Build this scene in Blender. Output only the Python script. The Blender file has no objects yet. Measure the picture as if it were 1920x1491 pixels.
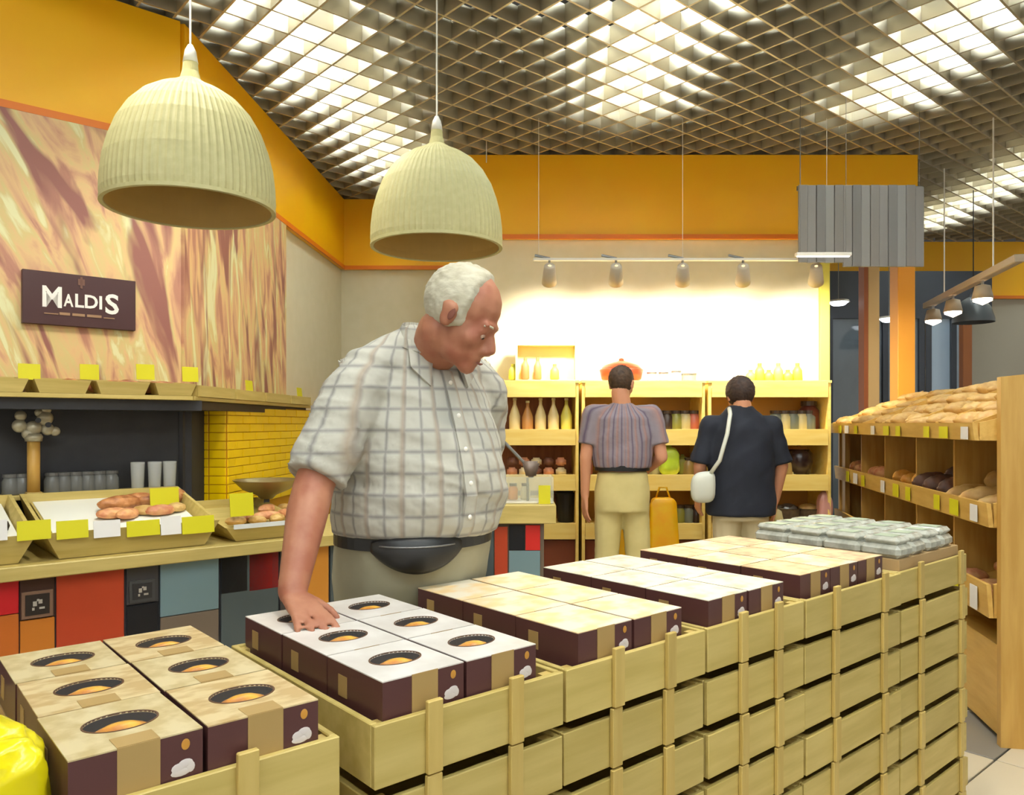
import bpy, bmesh, math, random
from mathutils import Vector, Matrix, noise
random.seed(7)
R = math.radians
scene = bpy.context.scene
COL = scene.collection

# ------------------------------------------------------------------ camera
F = 1460.0; CX = 960.0; HY = 795.0; CH = 1.34
cam = bpy.data.cameras.new('camera'); camo = bpy.data.objects.new('camera', cam); COL.objects.link(camo)
camo.location = (0, 0, CH); camo.rotation_euler = (R(90), 0, 0)
cam.sensor_width = 36; cam.lens = 36 * F / 1920; cam.shift_y = (HY - 745.5) / 1920; cam.clip_start = 0.05
scene.camera = camo
# ------------------------------------------------------------------ world, exposure
w = bpy.data.worlds.new('world'); scene.world = w; w.use_nodes = True
bg = w.node_tree.nodes['Background']; bg.inputs[0].default_value = (1.0, 0.93, 0.80, 1); bg.inputs[1].default_value = 0.95
scene.view_settings.view_transform = 'Standard'; scene.view_settings.look = 'None'
scene.view_settings.gamma = 1; scene.view_settings.use_curve_mapping = False
scene.view_settings.exposure = 0.15
scene.cycles.max_bounces = 6; scene.cycles.diffuse_bounces = 3; scene.cycles.glossy_bounces = 3
scene.cycles.transparent_max_bounces = 8; scene.cycles.caustics_reflective = False; scene.cycles.caustics_refractive = False
TUBE_E = 58.0; SPOT_E = 85.0; DOWN_E = 62.0

# ------------------------------------------------------------------ helpers
def P(x, y, Y): return Vector(((x - CX) / F * Y, Y, CH - (y - HY) / F * Y))
class Frame:
    def __init__(s, ox, oy, deg):
        s.o = Vector((ox, oy)); s.deg = deg; s.rz = R(deg)
        s.d1 = Vector((math.cos(s.rz), math.sin(s.rz))); s.d2 = Vector((-math.sin(s.rz), math.cos(s.rz)))
    def w(s, a, b, z=0.0):
        p = s.o + s.d1 * a + s.d2 * b; return Vector((p.x, p.y, z))
    def a_at(s, x, b):
        u = (x - CX) / F; p = s.o + s.d2 * b
        return (u * p.y - p.x) / (s.d1.x - u * s.d1.y)
    def z_at(s, x, y, b):
        a = s.a_at(x, b); return CH - (y - HY) / F * s.w(a, b).y
def lin(c):
    return tuple(((v / 255) / 12.92 if v / 255 <= 0.04045 else ((v / 255 + 0.055) / 1.055) ** 2.4) for v in c) + (1,)
_M = {}
def mat(name, rgb, rough=0.6, metal=0.0, rgb2=None, scale=(8, 8, 8), nscale=1.0, bump=0.0, rnd=0.0, emit=0.0, trans=0.0, contrast=(0.35, 0.65), alpha=1.0, detail=4.0):
    if name in _M: return _M[name]
    m = bpy.data.materials.new(name); m.use_nodes = True; nt = m.node_tree; N = nt.nodes; L = nt.links
    b = N['Principled BSDF']; c = lin(rgb)
    b.inputs['Base Color'].default_value = c; b.inputs['Roughness'].default_value = rough; b.inputs['Metallic'].default_value = metal
    if trans: b.inputs['Transmission Weight'].default_value = trans
    if alpha < 1: b.inputs['Alpha'].default_value = alpha
    if emit: b.inputs['Emission Color'].default_value = c; b.inputs['Emission Strength'].default_value = emit
    tc = N.new('ShaderNodeTexCoord'); mp = N.new('ShaderNodeMapping'); mp.inputs['Scale'].default_value = scale
    L.new(tc.outputs['Object'], mp.inputs['Vector'])
    no = N.new('ShaderNodeTexNoise'); no.inputs['Scale'].default_value = nscale; no.inputs['Detail'].default_value = detail
    L.new(mp.outputs[0], no.inputs['Vector']); m['_noise'] = 1
    out = None
    if rgb2 is not None:
        cr = N.new('ShaderNodeValToRGB'); cr.color_ramp.elements[0].position = contrast[0]; cr.color_ramp.elements[1].position = contrast[1]
        cr.color_ramp.elements[0].color = c; cr.color_ramp.elements[1].color = lin(rgb2)
        L.new(no.outputs['Fac'], cr.inputs['Fac']); out = cr.outputs['Color']
    if rnd:
        oi = N.new('ShaderNodeObjectInfo'); hs = N.new('ShaderNodeHueSaturation')
        ma = N.new('ShaderNodeMath'); ma.operation = 'MULTIPLY_ADD'; ma.inputs[1].default_value = rnd * 2; ma.inputs[2].default_value = 1 - rnd
        L.new(oi.outputs['Random'], ma.inputs[0]); L.new(ma.outputs[0], hs.inputs['Value'])
        ad = N.new('ShaderNodeVectorMath'); ad.operation = 'ADD'
        L.new(tc.outputs['Object'], ad.inputs[0]); L.new(oi.outputs['Random'], ad.inputs[1]); L.new(ad.outputs[0], mp.inputs['Vector'])
        if out: L.new(out, hs.inputs['Color'])
        else: hs.inputs['Color'].default_value = c
        out = hs.outputs['Color']
    if out: L.new(out, b.inputs['Base Color'])
    if bump:
        bp = N.new('ShaderNodeBump'); bp.inputs['Strength'].default_value = bump; bp.inputs['Distance'].default_value = 0.01
        L.new(no.outputs['Fac'], bp.inputs['Height']); L.new(bp.outputs[0], b.inputs['Normal'])
    _M[name] = m; return m

class MB:
    """collects geometry of one object"""
    def __init__(s): s.v = []; s.f = []; s.mi = []; s.k = 0
    def add(s, vs, fs):
        n = len(s.v); s.v += [tuple(v) for v in vs]; s.f += [tuple(i + n for i in f) for f in fs]; s.mi += [s.k] * len(fs); return s
    def m(s, k): s.k = k; return s
    def box(s, x0, x1, y0, y1, z0, z1, bev=0.0):
        if bev <= 0:
            vs = [(x0,y0,z0),(x1,y0,z0),(x1,y1,z0),(x0,y1,z0),(x0,y0,z1),(x1,y0,z1),(x1,y1,z1),(x0,y1,z1)]
            return s.add(vs, [(3,2,1,0),(4,5,6,7),(0,1,5,4),(1,2,6,5),(2,3,7,6),(3,0,4,7)])
        bm = bmesh.new(); bmesh.ops.create_cube(bm, size=1)
        for v in bm.verts: v.co = Vector(((x0+x1)/2 + v.co.x*(x1-x0), (y0+y1)/2 + v.co.y*(y1-y0), (z0+z1)/2 + v.co.z*(z1-z0)))
        bmesh.ops.bevel(bm, geom=list(bm.edges), offset=bev, segments=1, affect='EDGES', profile=0.5)
        return s.bm(bm)
    def bm(s, bm, M=None):
        bm.verts.ensure_lookup_table(); bm.verts.index_update()
        s.add([(M @ v.co if M else v.co.copy()) for v in bm.verts], [[v.index for v in f.verts] for f in bm.faces]); bm.free(); return s
    def hexa(s, b4, t4):
        return s.add(list(b4) + list(t4), [(3,2,1,0),(4,5,6,7),(0,1,5,4),(1,2,6,5),(2,3,7,6),(3,0,4,7)])
    def ell(s, c, r, M=None, seg=14, rings=9):
        c = Vector(c); vs = []; fs = []
        Q = M if M else Matrix.Identity(3)
        vs.append(c + Q @ Vector((0, 0, r[2])))
        for i in range(1, rings):
            t = math.pi * i / rings
            for j in range(seg):
                p = 2 * math.pi * j / seg
                vs.append(c + Q @ Vector((r[0]*math.sin(t)*math.cos(p), r[1]*math.sin(t)*math.sin(p), r[2]*math.cos(t))))
        vs.append(c + Q @ Vector((0, 0, -r[2]))); n = len(vs) - 1
        for j in range(seg):
            k = (j + 1) % seg; fs.append((0, 1 + j, 1 + k)); fs.append((n, n - seg + k, n - seg + j))
            for i in range(rings - 2):
                a = 1 + i*seg; fs.append((a + j, a + seg + j, a + seg + k, a + k))
        return s.add(vs, fs)
    def lathe(s, prof, seg=20, c=(0,0,0), caps=True, sx=1, sy=1):
        vs = []; fs = []; n = len(prof)
        for r, z in prof:
            for j in range(seg):
                p = 2*math.pi*j/seg; vs.append((c[0] + r*math.cos(p)*sx, c[1] + r*math.sin(p)*sy, c[2] + z))
        for i in range(n-1):
            for j in range(seg):
                k = (j+1) % seg; fs.append((i*seg+j, i*seg+k, (i+1)*seg+k, (i+1)*seg+j))
        if caps: fs.append(tuple(reversed(range(seg)))); fs.append(tuple(range((n-1)*seg, n*seg)))
        return s.add(vs, fs)
    def tube(s, pts, rad, seg=8):
        pts = [Vector(p) for p in pts]; rad = rad if isinstance(rad, (list, tuple)) else [rad]*len(pts)
        vs = []; fs = []; n = len(pts); up = Vector((0.13, 0.31, 0.94)).normalized()
        for i, p in enumerate(pts):
            d = (pts[min(i+1, n-1)] - pts[max(i-1, 0)]).normalized()
            x = d.cross(up)
            if x.length < 0.1: x = d.cross(Vector((1, 0, 0)))
            x.normalize(); y = d.cross(x).normalized()
            for j in range(seg):
                q = 2*math.pi*j/seg; vs.append(p + (x*math.cos(q) + y*math.sin(q))*rad[i])
        for i in range(n-1):
            for j in range(seg):
                k = (j+1) % seg; fs.append((i*seg+j, i*seg+k, (i+1)*seg+k, (i+1)*seg+j))
        fs.append(tuple(reversed(range(seg)))); fs.append(tuple(range((n-1)*seg, n*seg)))
        return s.add(vs, fs)
    def cap(s, p0, r0, p1, r1):
        s.tube([p0, p1], [r0, r1], 12); s.ell(p0, (r0,)*3, seg=10, rings=6); return s.ell(p1, (r1,)*3, seg=10, rings=6)
    def chain(s, pts, rad):
        for i in range(len(pts)-1): s.cap(pts[i], rad[i], pts[i+1], rad[i+1])
        return s
    def loft(s, rings, seg=28, e=2.0):
        vs = []; fs = []; n = len(rings)
        for cx, cy, z, rx, ry in rings:
            for j in range(seg):
                p = 2*math.pi*j/seg; c_, s_ = math.cos(p), math.sin(p)
                vs.append((cx + rx*math.copysign(abs(c_)**(2/e), c_), cy + ry*math.copysign(abs(s_)**(2/e), s_), z))
        for i in range(n-1):
            for j in range(seg):
                k = (j+1) % seg; fs.append((i*seg+j, i*seg+k, (i+1)*seg+k, (i+1)*seg+j))
        fs.append(tuple(reversed(range(seg)))); fs.append(tuple(range((n-1)*seg, n*seg)))
        return s.add(vs, fs)
    def mesh(s, name, mats, smooth=False):
        me = bpy.data.meshes.new(name); me.from_pydata(s.v, [], s.f)
        for m_ in (mats if isinstance(mats, (list, tuple)) else [mats]): me.materials.append(m_)
        if any(s.mi): me.polygons.foreach_set('material_index', s.mi)
        if smooth: me.polygons.foreach_set('use_smooth', [True]*len(me.polygons))
        bm = bmesh.new(); bm.from_mesh(me); bmesh.ops.recalc_face_normals(bm, faces=bm.faces); bm.to_mesh(me); bm.free()
        me.update(); return me
    def build(s, name, mats, parent=None, smooth=False, loc=None, rz=0):
        o = bpy.data.objects.new(name, s.mesh(name, mats, smooth)); COL.objects.link(o)
        if parent: o.parent = parent
        if loc is not None: o.location = loc
        if rz: o.rotation_euler.z = rz
        return o
def inst(name, me, parent=None, loc=(0,0,0), rot=(0,0,0), sc=None):
    o = bpy.data.objects.new(name, me); COL.objects.link(o); o.parent = parent; o.location = loc; o.rotation_euler = rot
    if sc: o.scale = sc
    return o
def tag(o, label=None, cat=None, group=None, kind=None):
    if label: o['label'] = label
    if cat: o['category'] = cat
    if group: o['group'] = group
    if kind: o['kind'] = kind
    return o
def empty(name, loc, rz=0, label=None, cat=None, group=None):
    o = bpy.data.objects.new(name, None); COL.objects.link(o); o.location = loc; o.rotation_euler.z = rz; o.empty_display_size = 0.1
    return tag(o, label, cat, group)
def struct(o): o['kind'] = 'structure'; return o
ORD = ['first','second','third','fourth','fifth','sixth','seventh','eighth','ninth','tenth','eleventh','twelfth','thirteenth','fourteenth','fifteenth','sixteenth']
def wallbox(name, p, q, thick, z0, z1, m, parent=None):
    """wall slab whose visible face runs p->q; thickness goes to the left of p->q"""
    p = Vector(p); q = Vector(q); d = (q-p).normalized(); n = Vector((-d.y, d.x)) * thick
    L_ = (q-p).length; mb = MB().box(0, L_, 0, thick, z0, z1)
    o = mb.build(name, m, parent); o.location = (p.x, p.y, 0); o.rotation_euler.z = math.atan2(d.y, d.x); return o

# ------------------------------------------------------------------ materials
WOOD = mat('pine', (186,164,90), 0.5, rgb2=(202,180,108), scale=(3,30,30), nscale=1.2, bump=0.08, rnd=0.07)
WOODV = mat('pine_upright', (190,162,88), 0.5, rgb2=(204,178,104), scale=(30,30,3), nscale=1.2, bump=0.08, rnd=0.06)
WOODR = mat('honey_pine', (204,160,76), 0.45, rgb2=(218,178,94), scale=(4,26,26), nscale=1.2, bump=0.06, rnd=0.04)
WOODRV = mat('honey_pine_upright', (190,146,68), 0.45, rgb2=(204,162,84), scale=(26,26,3), nscale=1.2, bump=0.06, rnd=0.04)
WOODD = mat('brown_wood_back', (150,88,40), 0.55, rgb2=(170,104,52), scale=(20,20,3), nscale=1.5)
CREAMWALL = mat('cream_paint', (222,212,180), 0.7, rgb2=(226,216,186), scale=(3,3,3), nscale=3, bump=0.02)
ORANGE = mat('orange_band_paint', (252,184,0), 0.42, rgb2=(252,190,0), scale=(2,2,2), nscale=2)
ORANGED = mat('deep_orange_edge', (226,120,8), 0.45)
DARKB = mat('charcoal_board', (42,42,46), 0.6, rgb2=(50,50,54), scale=(2,2,2), nscale=3)
PLENUM = mat('plenum_black', (26,26,28), 0.9)
BLADE = mat('brushed_ceiling_blade', (186,176,152), 0.42, metal=0.42, scale=(5,5,5))
GREYM = mat('grey_metal', (130,130,128), 0.35, metal=0.6)
WHITEM = mat('white_enamel', (235,232,222), 0.35)
YTAG = mat('yellow_card', (212,204,12), 0.55)
WTAG = mat('white_card', (232,230,226), 0.5)
YTILE = mat('yellow_glazed_tile', (255,212,0), 0.28, rnd=0.05)
YGROUT = mat('ochre_grout', (196,138,6), 0.8)
BLACKP = mat('black_plastic', (24,24,26), 0.4)
GLASS = mat('clear_glass', (235,240,240), 0.05, alpha=0.35)
def tile_mat(n, c): return mat(n, c, 0.35)

# ------------------------------------------------------------------ frames
ROW = Frame(-0.2022, 1.1356, 40.8)     # crate row: x along the row, y away from the aisle
CTR = Frame(-1.89, 2.87, 40.8)         # left counter front edge
ZC = 3.44; ZB = 2.78
# ------------------------------------------------------------------ room shell
fl = MB().box(-6, 12, -3, 12, -0.08, -0.012).build('floor', mat('floor_joint', (120,116,104), 0.7)); struct(fl)
TL = MB().box(0.004, 0.496, 0.004, 0.496, -0.012, 0, 0.002)
tm1 = TL.mesh('tile', mat('cream_floor_tile', (208,196,170), 0.3, rnd=0.04)); tm2 = TL.mesh('tile_grey', mat('grey_floor_tile', (128,124,116), 0.3, rnd=0.04))
for i in range(-1, 15):
    for j in range(-5, 13):
        a = -0.6 + i*0.5; b = -1.9 + j*0.5; c = ROW.w(a + .25, b + .25)
        if c.y < 0.9 or c.y > 7 or abs(c.x) > 0.72*c.y + .5: continue
        t = inst('floor_tile', tm2 if (i % 3 == 1 and j % 2 == 0) else tm1, fl, ROW.w(a, b), (0, 0, ROW.rz))
# walls
pL0 = Vector((-4.6, 1.55)); cL = Vector((-1.75, 4.08)); cB = Vector((-1.60, 7.3))
d1 = ROW.d1
pL0 = cL - d1 * 4.2
struct(wallbox('wall_left', cL, pL0, -0.12, 0, ZC, CREAMWALL))
struct(wallbox('wall_left_far', cB, cL, -0.12, 0, ZC, CREAMWALL))
struct(MB().box(cB.x - .1, -0.30, 7.3, 7.42, 0, ZC).build('wall_back_far', CREAMWALL))
struct(MB().box(-0.42, 2.46, 6.1, 6.22, 0, ZC).build('wall_back', CREAMWALL))
struct(MB().box(-0.42, -0.30, 6.22, 7.3, 0, ZC).build('wall_back_return', CREAMWALL))
struct(MB().box(2.40, 2.475, 6.06, 6.0999, 0, ZB - .002, .003).build('trim_8', mat('painted_edge_light', (226,216,96), .5)))  # yellow-green light on the wall end, painted as a lemon strip
struct(MB().box(2.46, 3.16, 6.1, 6.22, ZB, ZC).build('trim_5', CREAMWALL))
struct(MB().box(4.75, 9.5, 9.0, 9.12, 0, ZC).build('wall_right_far', mat('far_beige_wall', (176,168,150), .7)))
struct(MB().box(2.46, 9.5, 10.5, 10.62, 0, ZC).build('wall_far', mat('far_dark_wall', (92,96,104), .7)))
# orange bands with a deep-orange bottom rail
def band(name, p, q):
    mb = wallbox(name, p, q, 0.03, ZB, ZC - .004, ORANGE); struct(mb)
    L_ = (Vector(q)-Vector(p)).length
    MB().box(0, L_, -0.012, 0.0, ZB, ZB + .035).build('edge_rail', ORANGED, mb)
n1 = Vector((d1.y, -d1.x))   # into the room from wall_left
e2 = (cB - cL).normalized(); n2 = Vector((e2.y, -e2.x))
corner = cL + n1*.0 + Vector((.04, -.005))
band('trim_1', pL0 + n1*.035, cL + n1*.035)
band('trim_2', cL + n2*.035, cB + n2*.035 - e2*.04)
band('trim_3', (cB.x + .03, 7.26), (-0.44, 7.26))
band('trim_4', (-0.42, 6.065), (3.16, 6.065))
band('trim_6', (3.2, 8.96), (9.5, 8.96))
# ceiling
ce = struct(MB().box(-6, 12, -3, 12, 4.05, 4.12).build('ceiling', PLENUM))
def clip(p, d, xr, yr):
    t0, t1 = -50, 50
    for pi, di, (lo, hi) in ((p.x, d.x, xr), (p.y, d.y, yr)):
        a, b = (lo - pi)/di, (hi - pi)/di
        if a > b: a, b = b, a
        t0 = max(t0, a); t1 = min(t1, b)
    return t0, t1
SP = 0.175
for fam, (d, n) in enumerate(((ROW.d1, ROW.d2), (ROW.d2, ROW.d1))):
    for i in range(-60, 90):
        p = n * (i * SP) + Vector((0, 2.0))
        t0, t1 = clip(p, d, (-3.9, 8.6), (2.2, 8.95))
        if t1 - t0 < 0.3: continue
        q0 = p + d*t0; L_ = t1 - t0
        o = MB().box(0, L_, -0.006, 0.006, ZC + (0.001 if fam else 0), ZC + .10 + (0.001 if fam else 0)).build('ceiling_blade', BLADE, ce, loc=(q0.x, q0.y, 0), rz=math.atan2(d.y, d.x))
# fluorescent rows above the open grid
LAMP = mat('fluorescent_glow', (238, 250, 255), 0.5, emit=TUBE_E)
w1 = Vector((0.0616, 0.998))
rows = [('left', Vector((-1.18, 2.3)), 3, 0), ('middle', Vector((0.58, 2.3)), 2, 0), ('right', Vector((2.18, 2.3)), 2, 0), ('far right', Vector((4.15, 5.4)), 2, 0), ('outer right', Vector((5.9, 4.2)), 3, 0),
        ('overhead left', Vector((-1.35, -2.2)), 2, 0), ('overhead middle', Vector((0.4, -2.2)), 2, 0), ('overhead right', Vector((2.0, -2.2)), 2, 0)]
for nm, s0, n, _ in rows:
    for k in range(n):
        p = s0 + w1*(k*1.52)
        t = empty('fluorescent_lamp', (p.x, p.y, 3.62), math.atan2(w1.y, w1.x), 'long fluorescent lamp above the open grid ceiling, %s in the %s row' % (['nearest', 'middle', 'farthest'][k if n > 2 else k*2], nm), 'ceiling lamp', 'fluorescent lamps above the grid')
        MB().box(0, 1.45, -.11, .11, .06, .10).build('housing', WHITEM, t)
        for yy in (-.06, .06):
            MB().lathe([(.016, 0), (.016, 1.40)], 10).build('tube', LAMP, t, loc=(0.02, yy, .02)).rotation_euler = (0, R(90), 0)

# ------------------------------------------------------------------ mural with sign
def mural_mat():
    m = bpy.data.materials.new('bread_photo_print'); m.use_nodes = True; nt = m.node_tree; N = nt.nodes; L = nt.links; b = N['Principled BSDF']; b.inputs['Roughness'].default_value = .55
    tc = N.new('ShaderNodeTexCoord')
    sx = N.new('ShaderNodeSeparateXYZ'); L.new(tc.outputs['Object'], sx.inputs[0])
    # slant of the folds changes along the print
    mr = N.new('ShaderNodeMapRange'); mr.inputs[1].default_value = -1.2; mr.inputs[2].default_value = 0.0; mr.inputs[3].default_value = .5; mr.inputs[4].default_value = .12; L.new(sx.outputs[0], mr.inputs[0])
    mu = N.new('ShaderNodeMath'); mu.operation = 'MULTIPLY_ADD'; L.new(mr.outputs[0], mu.inputs[0]); L.new(sx.outputs[2], mu.inputs[1]); L.new(sx.outputs[0], mu.inputs[2])
    cb = N.new('ShaderNodeCombineXYZ'); L.new(mu.outputs[0], cb.inputs[0]); L.new(sx.outputs[2], cb.inputs[2])
    mp = N.new('ShaderNodeMapping'); mp.inputs['Scale'].default_value = (10.0, 1, 1.9); L.new(cb.outputs[0], mp.inputs[0])
    def noise_(sc, d, dist, off):
        n_ = N.new('ShaderNodeTexNoise'); n_.inputs['Scale'].default_value = sc; n_.inputs['Detail'].default_value = d; n_.inputs['Distortion'].default_value = dist
        a_ = N.new('ShaderNodeVectorMath'); a_.operation = 'ADD'; a_.inputs[1].default_value = (off, off, off); L.new(mp.outputs[0], a_.inputs[0]); L.new(a_.outputs[0], n_.inputs[0]); return n_
    A = noise_(1.1, 5, 1.2, 0); B = noise_(.8, 3, .6, 7.3)
    cr = N.new('ShaderNodeValToRGB'); e = cr.color_ramp.elements
    e[0].position = .36; e[0].color = lin((182,128,104)); e[1].position = .64; e[1].color = lin((226,222,172))
    for p_, c_ in ((.43, (208,160,122)), (.50, (222,184,130)), (.57, (212,192,128))): e.new(p_).color = lin(c_)
    L.new(A.outputs['Fac'], cr.inputs[0])
    c2 = N.new('ShaderNodeValToRGB'); c2.color_ramp.elements[0].position = .37; c2.color_ramp.elements[0].color = (1,1,1,1); c2.color_ramp.elements[1].position = .46; c2.color_ramp.elements[1].color = (0,0,0,1)
    L.new(B.outputs['Fac'], c2.inputs[0])
    mx = N.new('ShaderNodeMix'); mx.data_type = 'RGBA'; L.new(c2.outputs[0], mx.inputs[0]); L.new(cr.outputs[0], mx.inputs[6]); mx.inputs[7].default_value = lin((146,92,80))
    L.new(mx.outputs[2], b.inputs['Base Color']); return m
MUR = mural_mat()
mur = empty('mural', (cL.x + n1.x*.03, cL.y + n1.y*.03, 1.48), ROW.rz, 'large wall print of bread crust folds in tan and brown around the corner', 'mural')
MB().box(-4.1, 0.0, -.02, 0, 0, 2.778-1.48).build('print_panel', MUR, mur)
aM = 1.58
mp2 = MB().box(0, aM, -.0, .02, 0, 2.778-1.48).build('print_panel', MUR, mur)
mp2.matrix_world = Matrix.Identity(4); mp2.rotation_euler.z = math.atan2(e2.y, e2.x) - ROW.rz; mp2.location = (0.015, -0.02, 0)
# sign: 45..252 px wide, 507..618 tall
WL = Frame(cL.x + n1.x*.06, cL.y + n1.y*.06, 40.8)
a0 = WL.a_at(40, 0); a1 = WL.a_at(252, 0)
zt = WL.z_at(40, 505, 0); zb = WL.z_at(40, 606, 0)
SG = mat('dark_maroon_sign', (66,34,34), .4)
sg = empty('shop_sign', WL.w(a0, -.01, zb), WL.rz, 'dark maroon rectangular sign with white lettering fixed on the bread mural', 'sign')
SW = a1 - a0; SH = zt - zb
MB().box(0, SW, -.012, .02, 0, SH, .002).build('board', SG, sg)
def text(body, size, loc, m, parent, name='lettering', rot=(R(90), 0, 0), ext=.002, sx=1.0):
    c = bpy.data.curves.new(name, 'FONT'); c.body = body; c.size = 1; c.extrude = ext; c.resolution_u = 3; c.align_x = 'LEFT'; c.offset = .022
    o = bpy.data.objects.new('tmp', c); COL.objects.link(o); dg = bpy.context.evaluated_depsgraph_get(); me = bpy.data.meshes.new_from_object(o.evaluated_get(dg)); bpy.data.objects.remove(o)
    me.materials.clear(); me.materials.append(m)
    xs_ = [v.co.x for v in me.vertices]; ys_ = [v.co.y for v in me.vertices]; x0, x1, y0, y1 = min(xs_), max(xs_), min(ys_), max(ys_)
    for v in me.vertices: v.co.x = (v.co.x-x0)/(x1-x0)*sx; v.co.y = (v.co.y-y0)/(y1-y0)*size
    return inst(name, me, parent, loc, rot)
LET = mat('white_letter', (238,234,226), .4); TAN = mat('tan_line', (150,116,84), .5)
text('M', SH*.40, (SW*.165, -.0125, SH*.33), LET, sg, sx=SW*.165)
text('A', SH*.24, (SW*.345, -.0125, SH*.37), LET, sg, sx=SW*.085)
text('LDI', SH*.26, (SW*.445, -.0125, SH*.37), LET, sg, sx=SW*.24)
text('S', SH*.40, (SW*.715, -.0125, SH*.29), LET, sg, sx=SW*.125)
b_ = MB()
for x0, x1 in ((.18,.3), (.31,.40), (.42,.53), (.55,.68), (.70,.8)): b_.box(SW*x0, SW*x1, -.015, -.012, SH*.20, SH*(.22 if x0 in (.18,.70) else .25))
b_.build('tagline_strokes', TAN, sg)
MB().box(SW*.47, SW*.53, -.015, -.012, SH*.80, SH*.92).box(SW*.49, SW*.51, -.015, -.012, SH*.74, SH*.96).build('emblem', mat('emblem_brown', (112,76,62), .5), sg)

# ------------------------------------------------------------------ dark recess below the shelf and yellow tiles
dk = struct(wallbox('trim_7', pL0 + n1*.03, cL + n1*.03 + d1*.06 + n1*.0, 0.02, 0.1, 1.47, DARKB))
struct(wallbox('trim_9', cL + e2*.26 + n2*.02, cL + n2*.02 - e2*.03, 0.02, 0.1, 1.47, DARKB))
# yellow tiled block
yb = Vector((-1.575, 4.30)); ye = Vector((-1.42, 6.6))
ydir = (ye - yb).normalized(); YL = (ye-yb).length; yr = math.atan2(ydir.y, ydir.x)
yw = struct(MB().box(0, YL, 0, .30, 0.05, 1.44).build('wall_left_tiled', YGROUT, loc=(yb.x, yb.y, 0), rz=yr))
tA = MB().box(.004, .196, -.008, 0, .002, .046, .0015).mesh('tile', YTILE)
tB = MB().box(-.008, 0, .004, .096, .002, .046, .0015).mesh('tile_end', YTILE)
for r_ in range(12):
    z = .86 + r_*.048; off = (r_ % 2)*.1
    if off: inst('tile', tA, yw, (0, 0, z), sc=(.5, 1, 1))
    for k in range(0, 11):
        x = k*.2 + off
        if x + .2 > YL: break
        inst('tile', tA, yw, (x, 0, z))
    for k in range(3): inst('tile', tB, yw, (0, k*.1, z))

# ------------------------------------------------------------------ pendant lamps
def rattan():
    m = bpy.data.materials.new('pale_rattan'); m.use_nodes = True; nt = m.node_tree; N = nt.nodes; L = nt.links; b = N['Principled BSDF']; b.inputs['Roughness'].default_value = .6
    tc = N.new('ShaderNodeTexCoord'); no = N.new('ShaderNodeTexNoise'); no.inputs['Scale'].default_value = 40; L.new(tc.outputs['Object'], no.inputs[0])
    cr = N.new('ShaderNodeValToRGB'); cr.color_ramp.elements[0].color = lin((184,178,124)); cr.color_ramp.elements[1].color = lin((206,198,146)); L.new(no.outputs[0], cr.inputs[0]); L.new(cr.outputs[0], b.inputs['Base Color'])
    return m
RAT = rattan(); RATIN = mat('rattan_inside', (206,174,104), .7)
prof = [(.270,0),(.274,.03),(.272,.08),(.265,.14),(.250,.20),(.228,.26),(.196,.315),(.155,.36),(.110,.39),(.065,.412),(.034,.432),(.026,.46),(.022,.50)]
def shade_mesh():
    seg = 216; mb = MB(); vs = []; fs = []
    prof2 = prof
    for i, (r, z) in enumerate(prof2):
        for j in range(seg):
            q = 2*math.pi*j/seg; rr = r + (.0020 if j % 3 == 0 else -.0012) * min(1, r/.1)
            vs.append((rr*math.cos(q), rr*math.sin(q), z))
    n = len(prof2)
    for i in range(n-1):
        for j in range(seg):
            k = (j+1) % seg; fs.append((i*seg+j, i*seg+k, (i+1)*seg+k, (i+1)*seg+j))
    mb.add(vs, fs)
    base = len(vs); mb.m(1)
    vi = []; fi = []
    for r, z in prof2[:-2]:
        for j in range(66):
            q = 2*math.pi*j/66; vi.append(((r-.010)*math.cos(q), (r-.010)*math.sin(q), z))
    for i in range(len(prof2)-3):
        for j in range(66):
            k = (j+1) % 66; fi.append((i*66+j, (i+1)*66+j, (i+1)*66+k, i*66+k))
    mb.add(vi, fi)
    me = bpy.data.meshes.new('shade'); me.from_pydata(mb.v, [], mb.f); me.materials.append(RAT); me.materials.append(RATIN); me.polygons.foreach_set('material_index', mb.mi)
    me.update(); return me
SM = shade_mesh()
def lathe_ring(r0, r1, z0, z1): return MB().lathe([(r0, z0), (r1, z0), (r1, z1), (r0, z1), (r0, z0)], 48, caps=False)
for (px, py, Y, lab) in ((357, 391, 2.62, 'pale woven dome pendant lamp hanging nearest the bread mural'), (819, 464, 3.27, 'pale woven dome pendant lamp hanging above the man in the plaid shirt')):
    p = P(px, py, Y)
    t = empty('pendant_lamp', p, random.random(), lab, 'pendant lamp', 'woven pendant lamps')
    inst('shade', SM, t)
    lathe_ring(.262, .276, -.004, .008).build('rim_hoop', RAT, t)
    MB().lathe([(.025,.49),(.018,.53),(.008,.55)], 16).build('neck_cap', WHITEM, t, smooth=True)
    MB().lathe([(.0035,.54),(.0035, ZC + .10 - p.z)], 8).build('cord', WHITEM, t)
    MB().lathe([(.02,.34),(.02,.42),(.012,.48)], 14).build('socket', WHITEM, t)
    MB().ell((0,0,.30), (.035,.035,.048)).build('bulb', mat('frosted_bulb', (236,230,210), .3), t, smooth=True)

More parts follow.
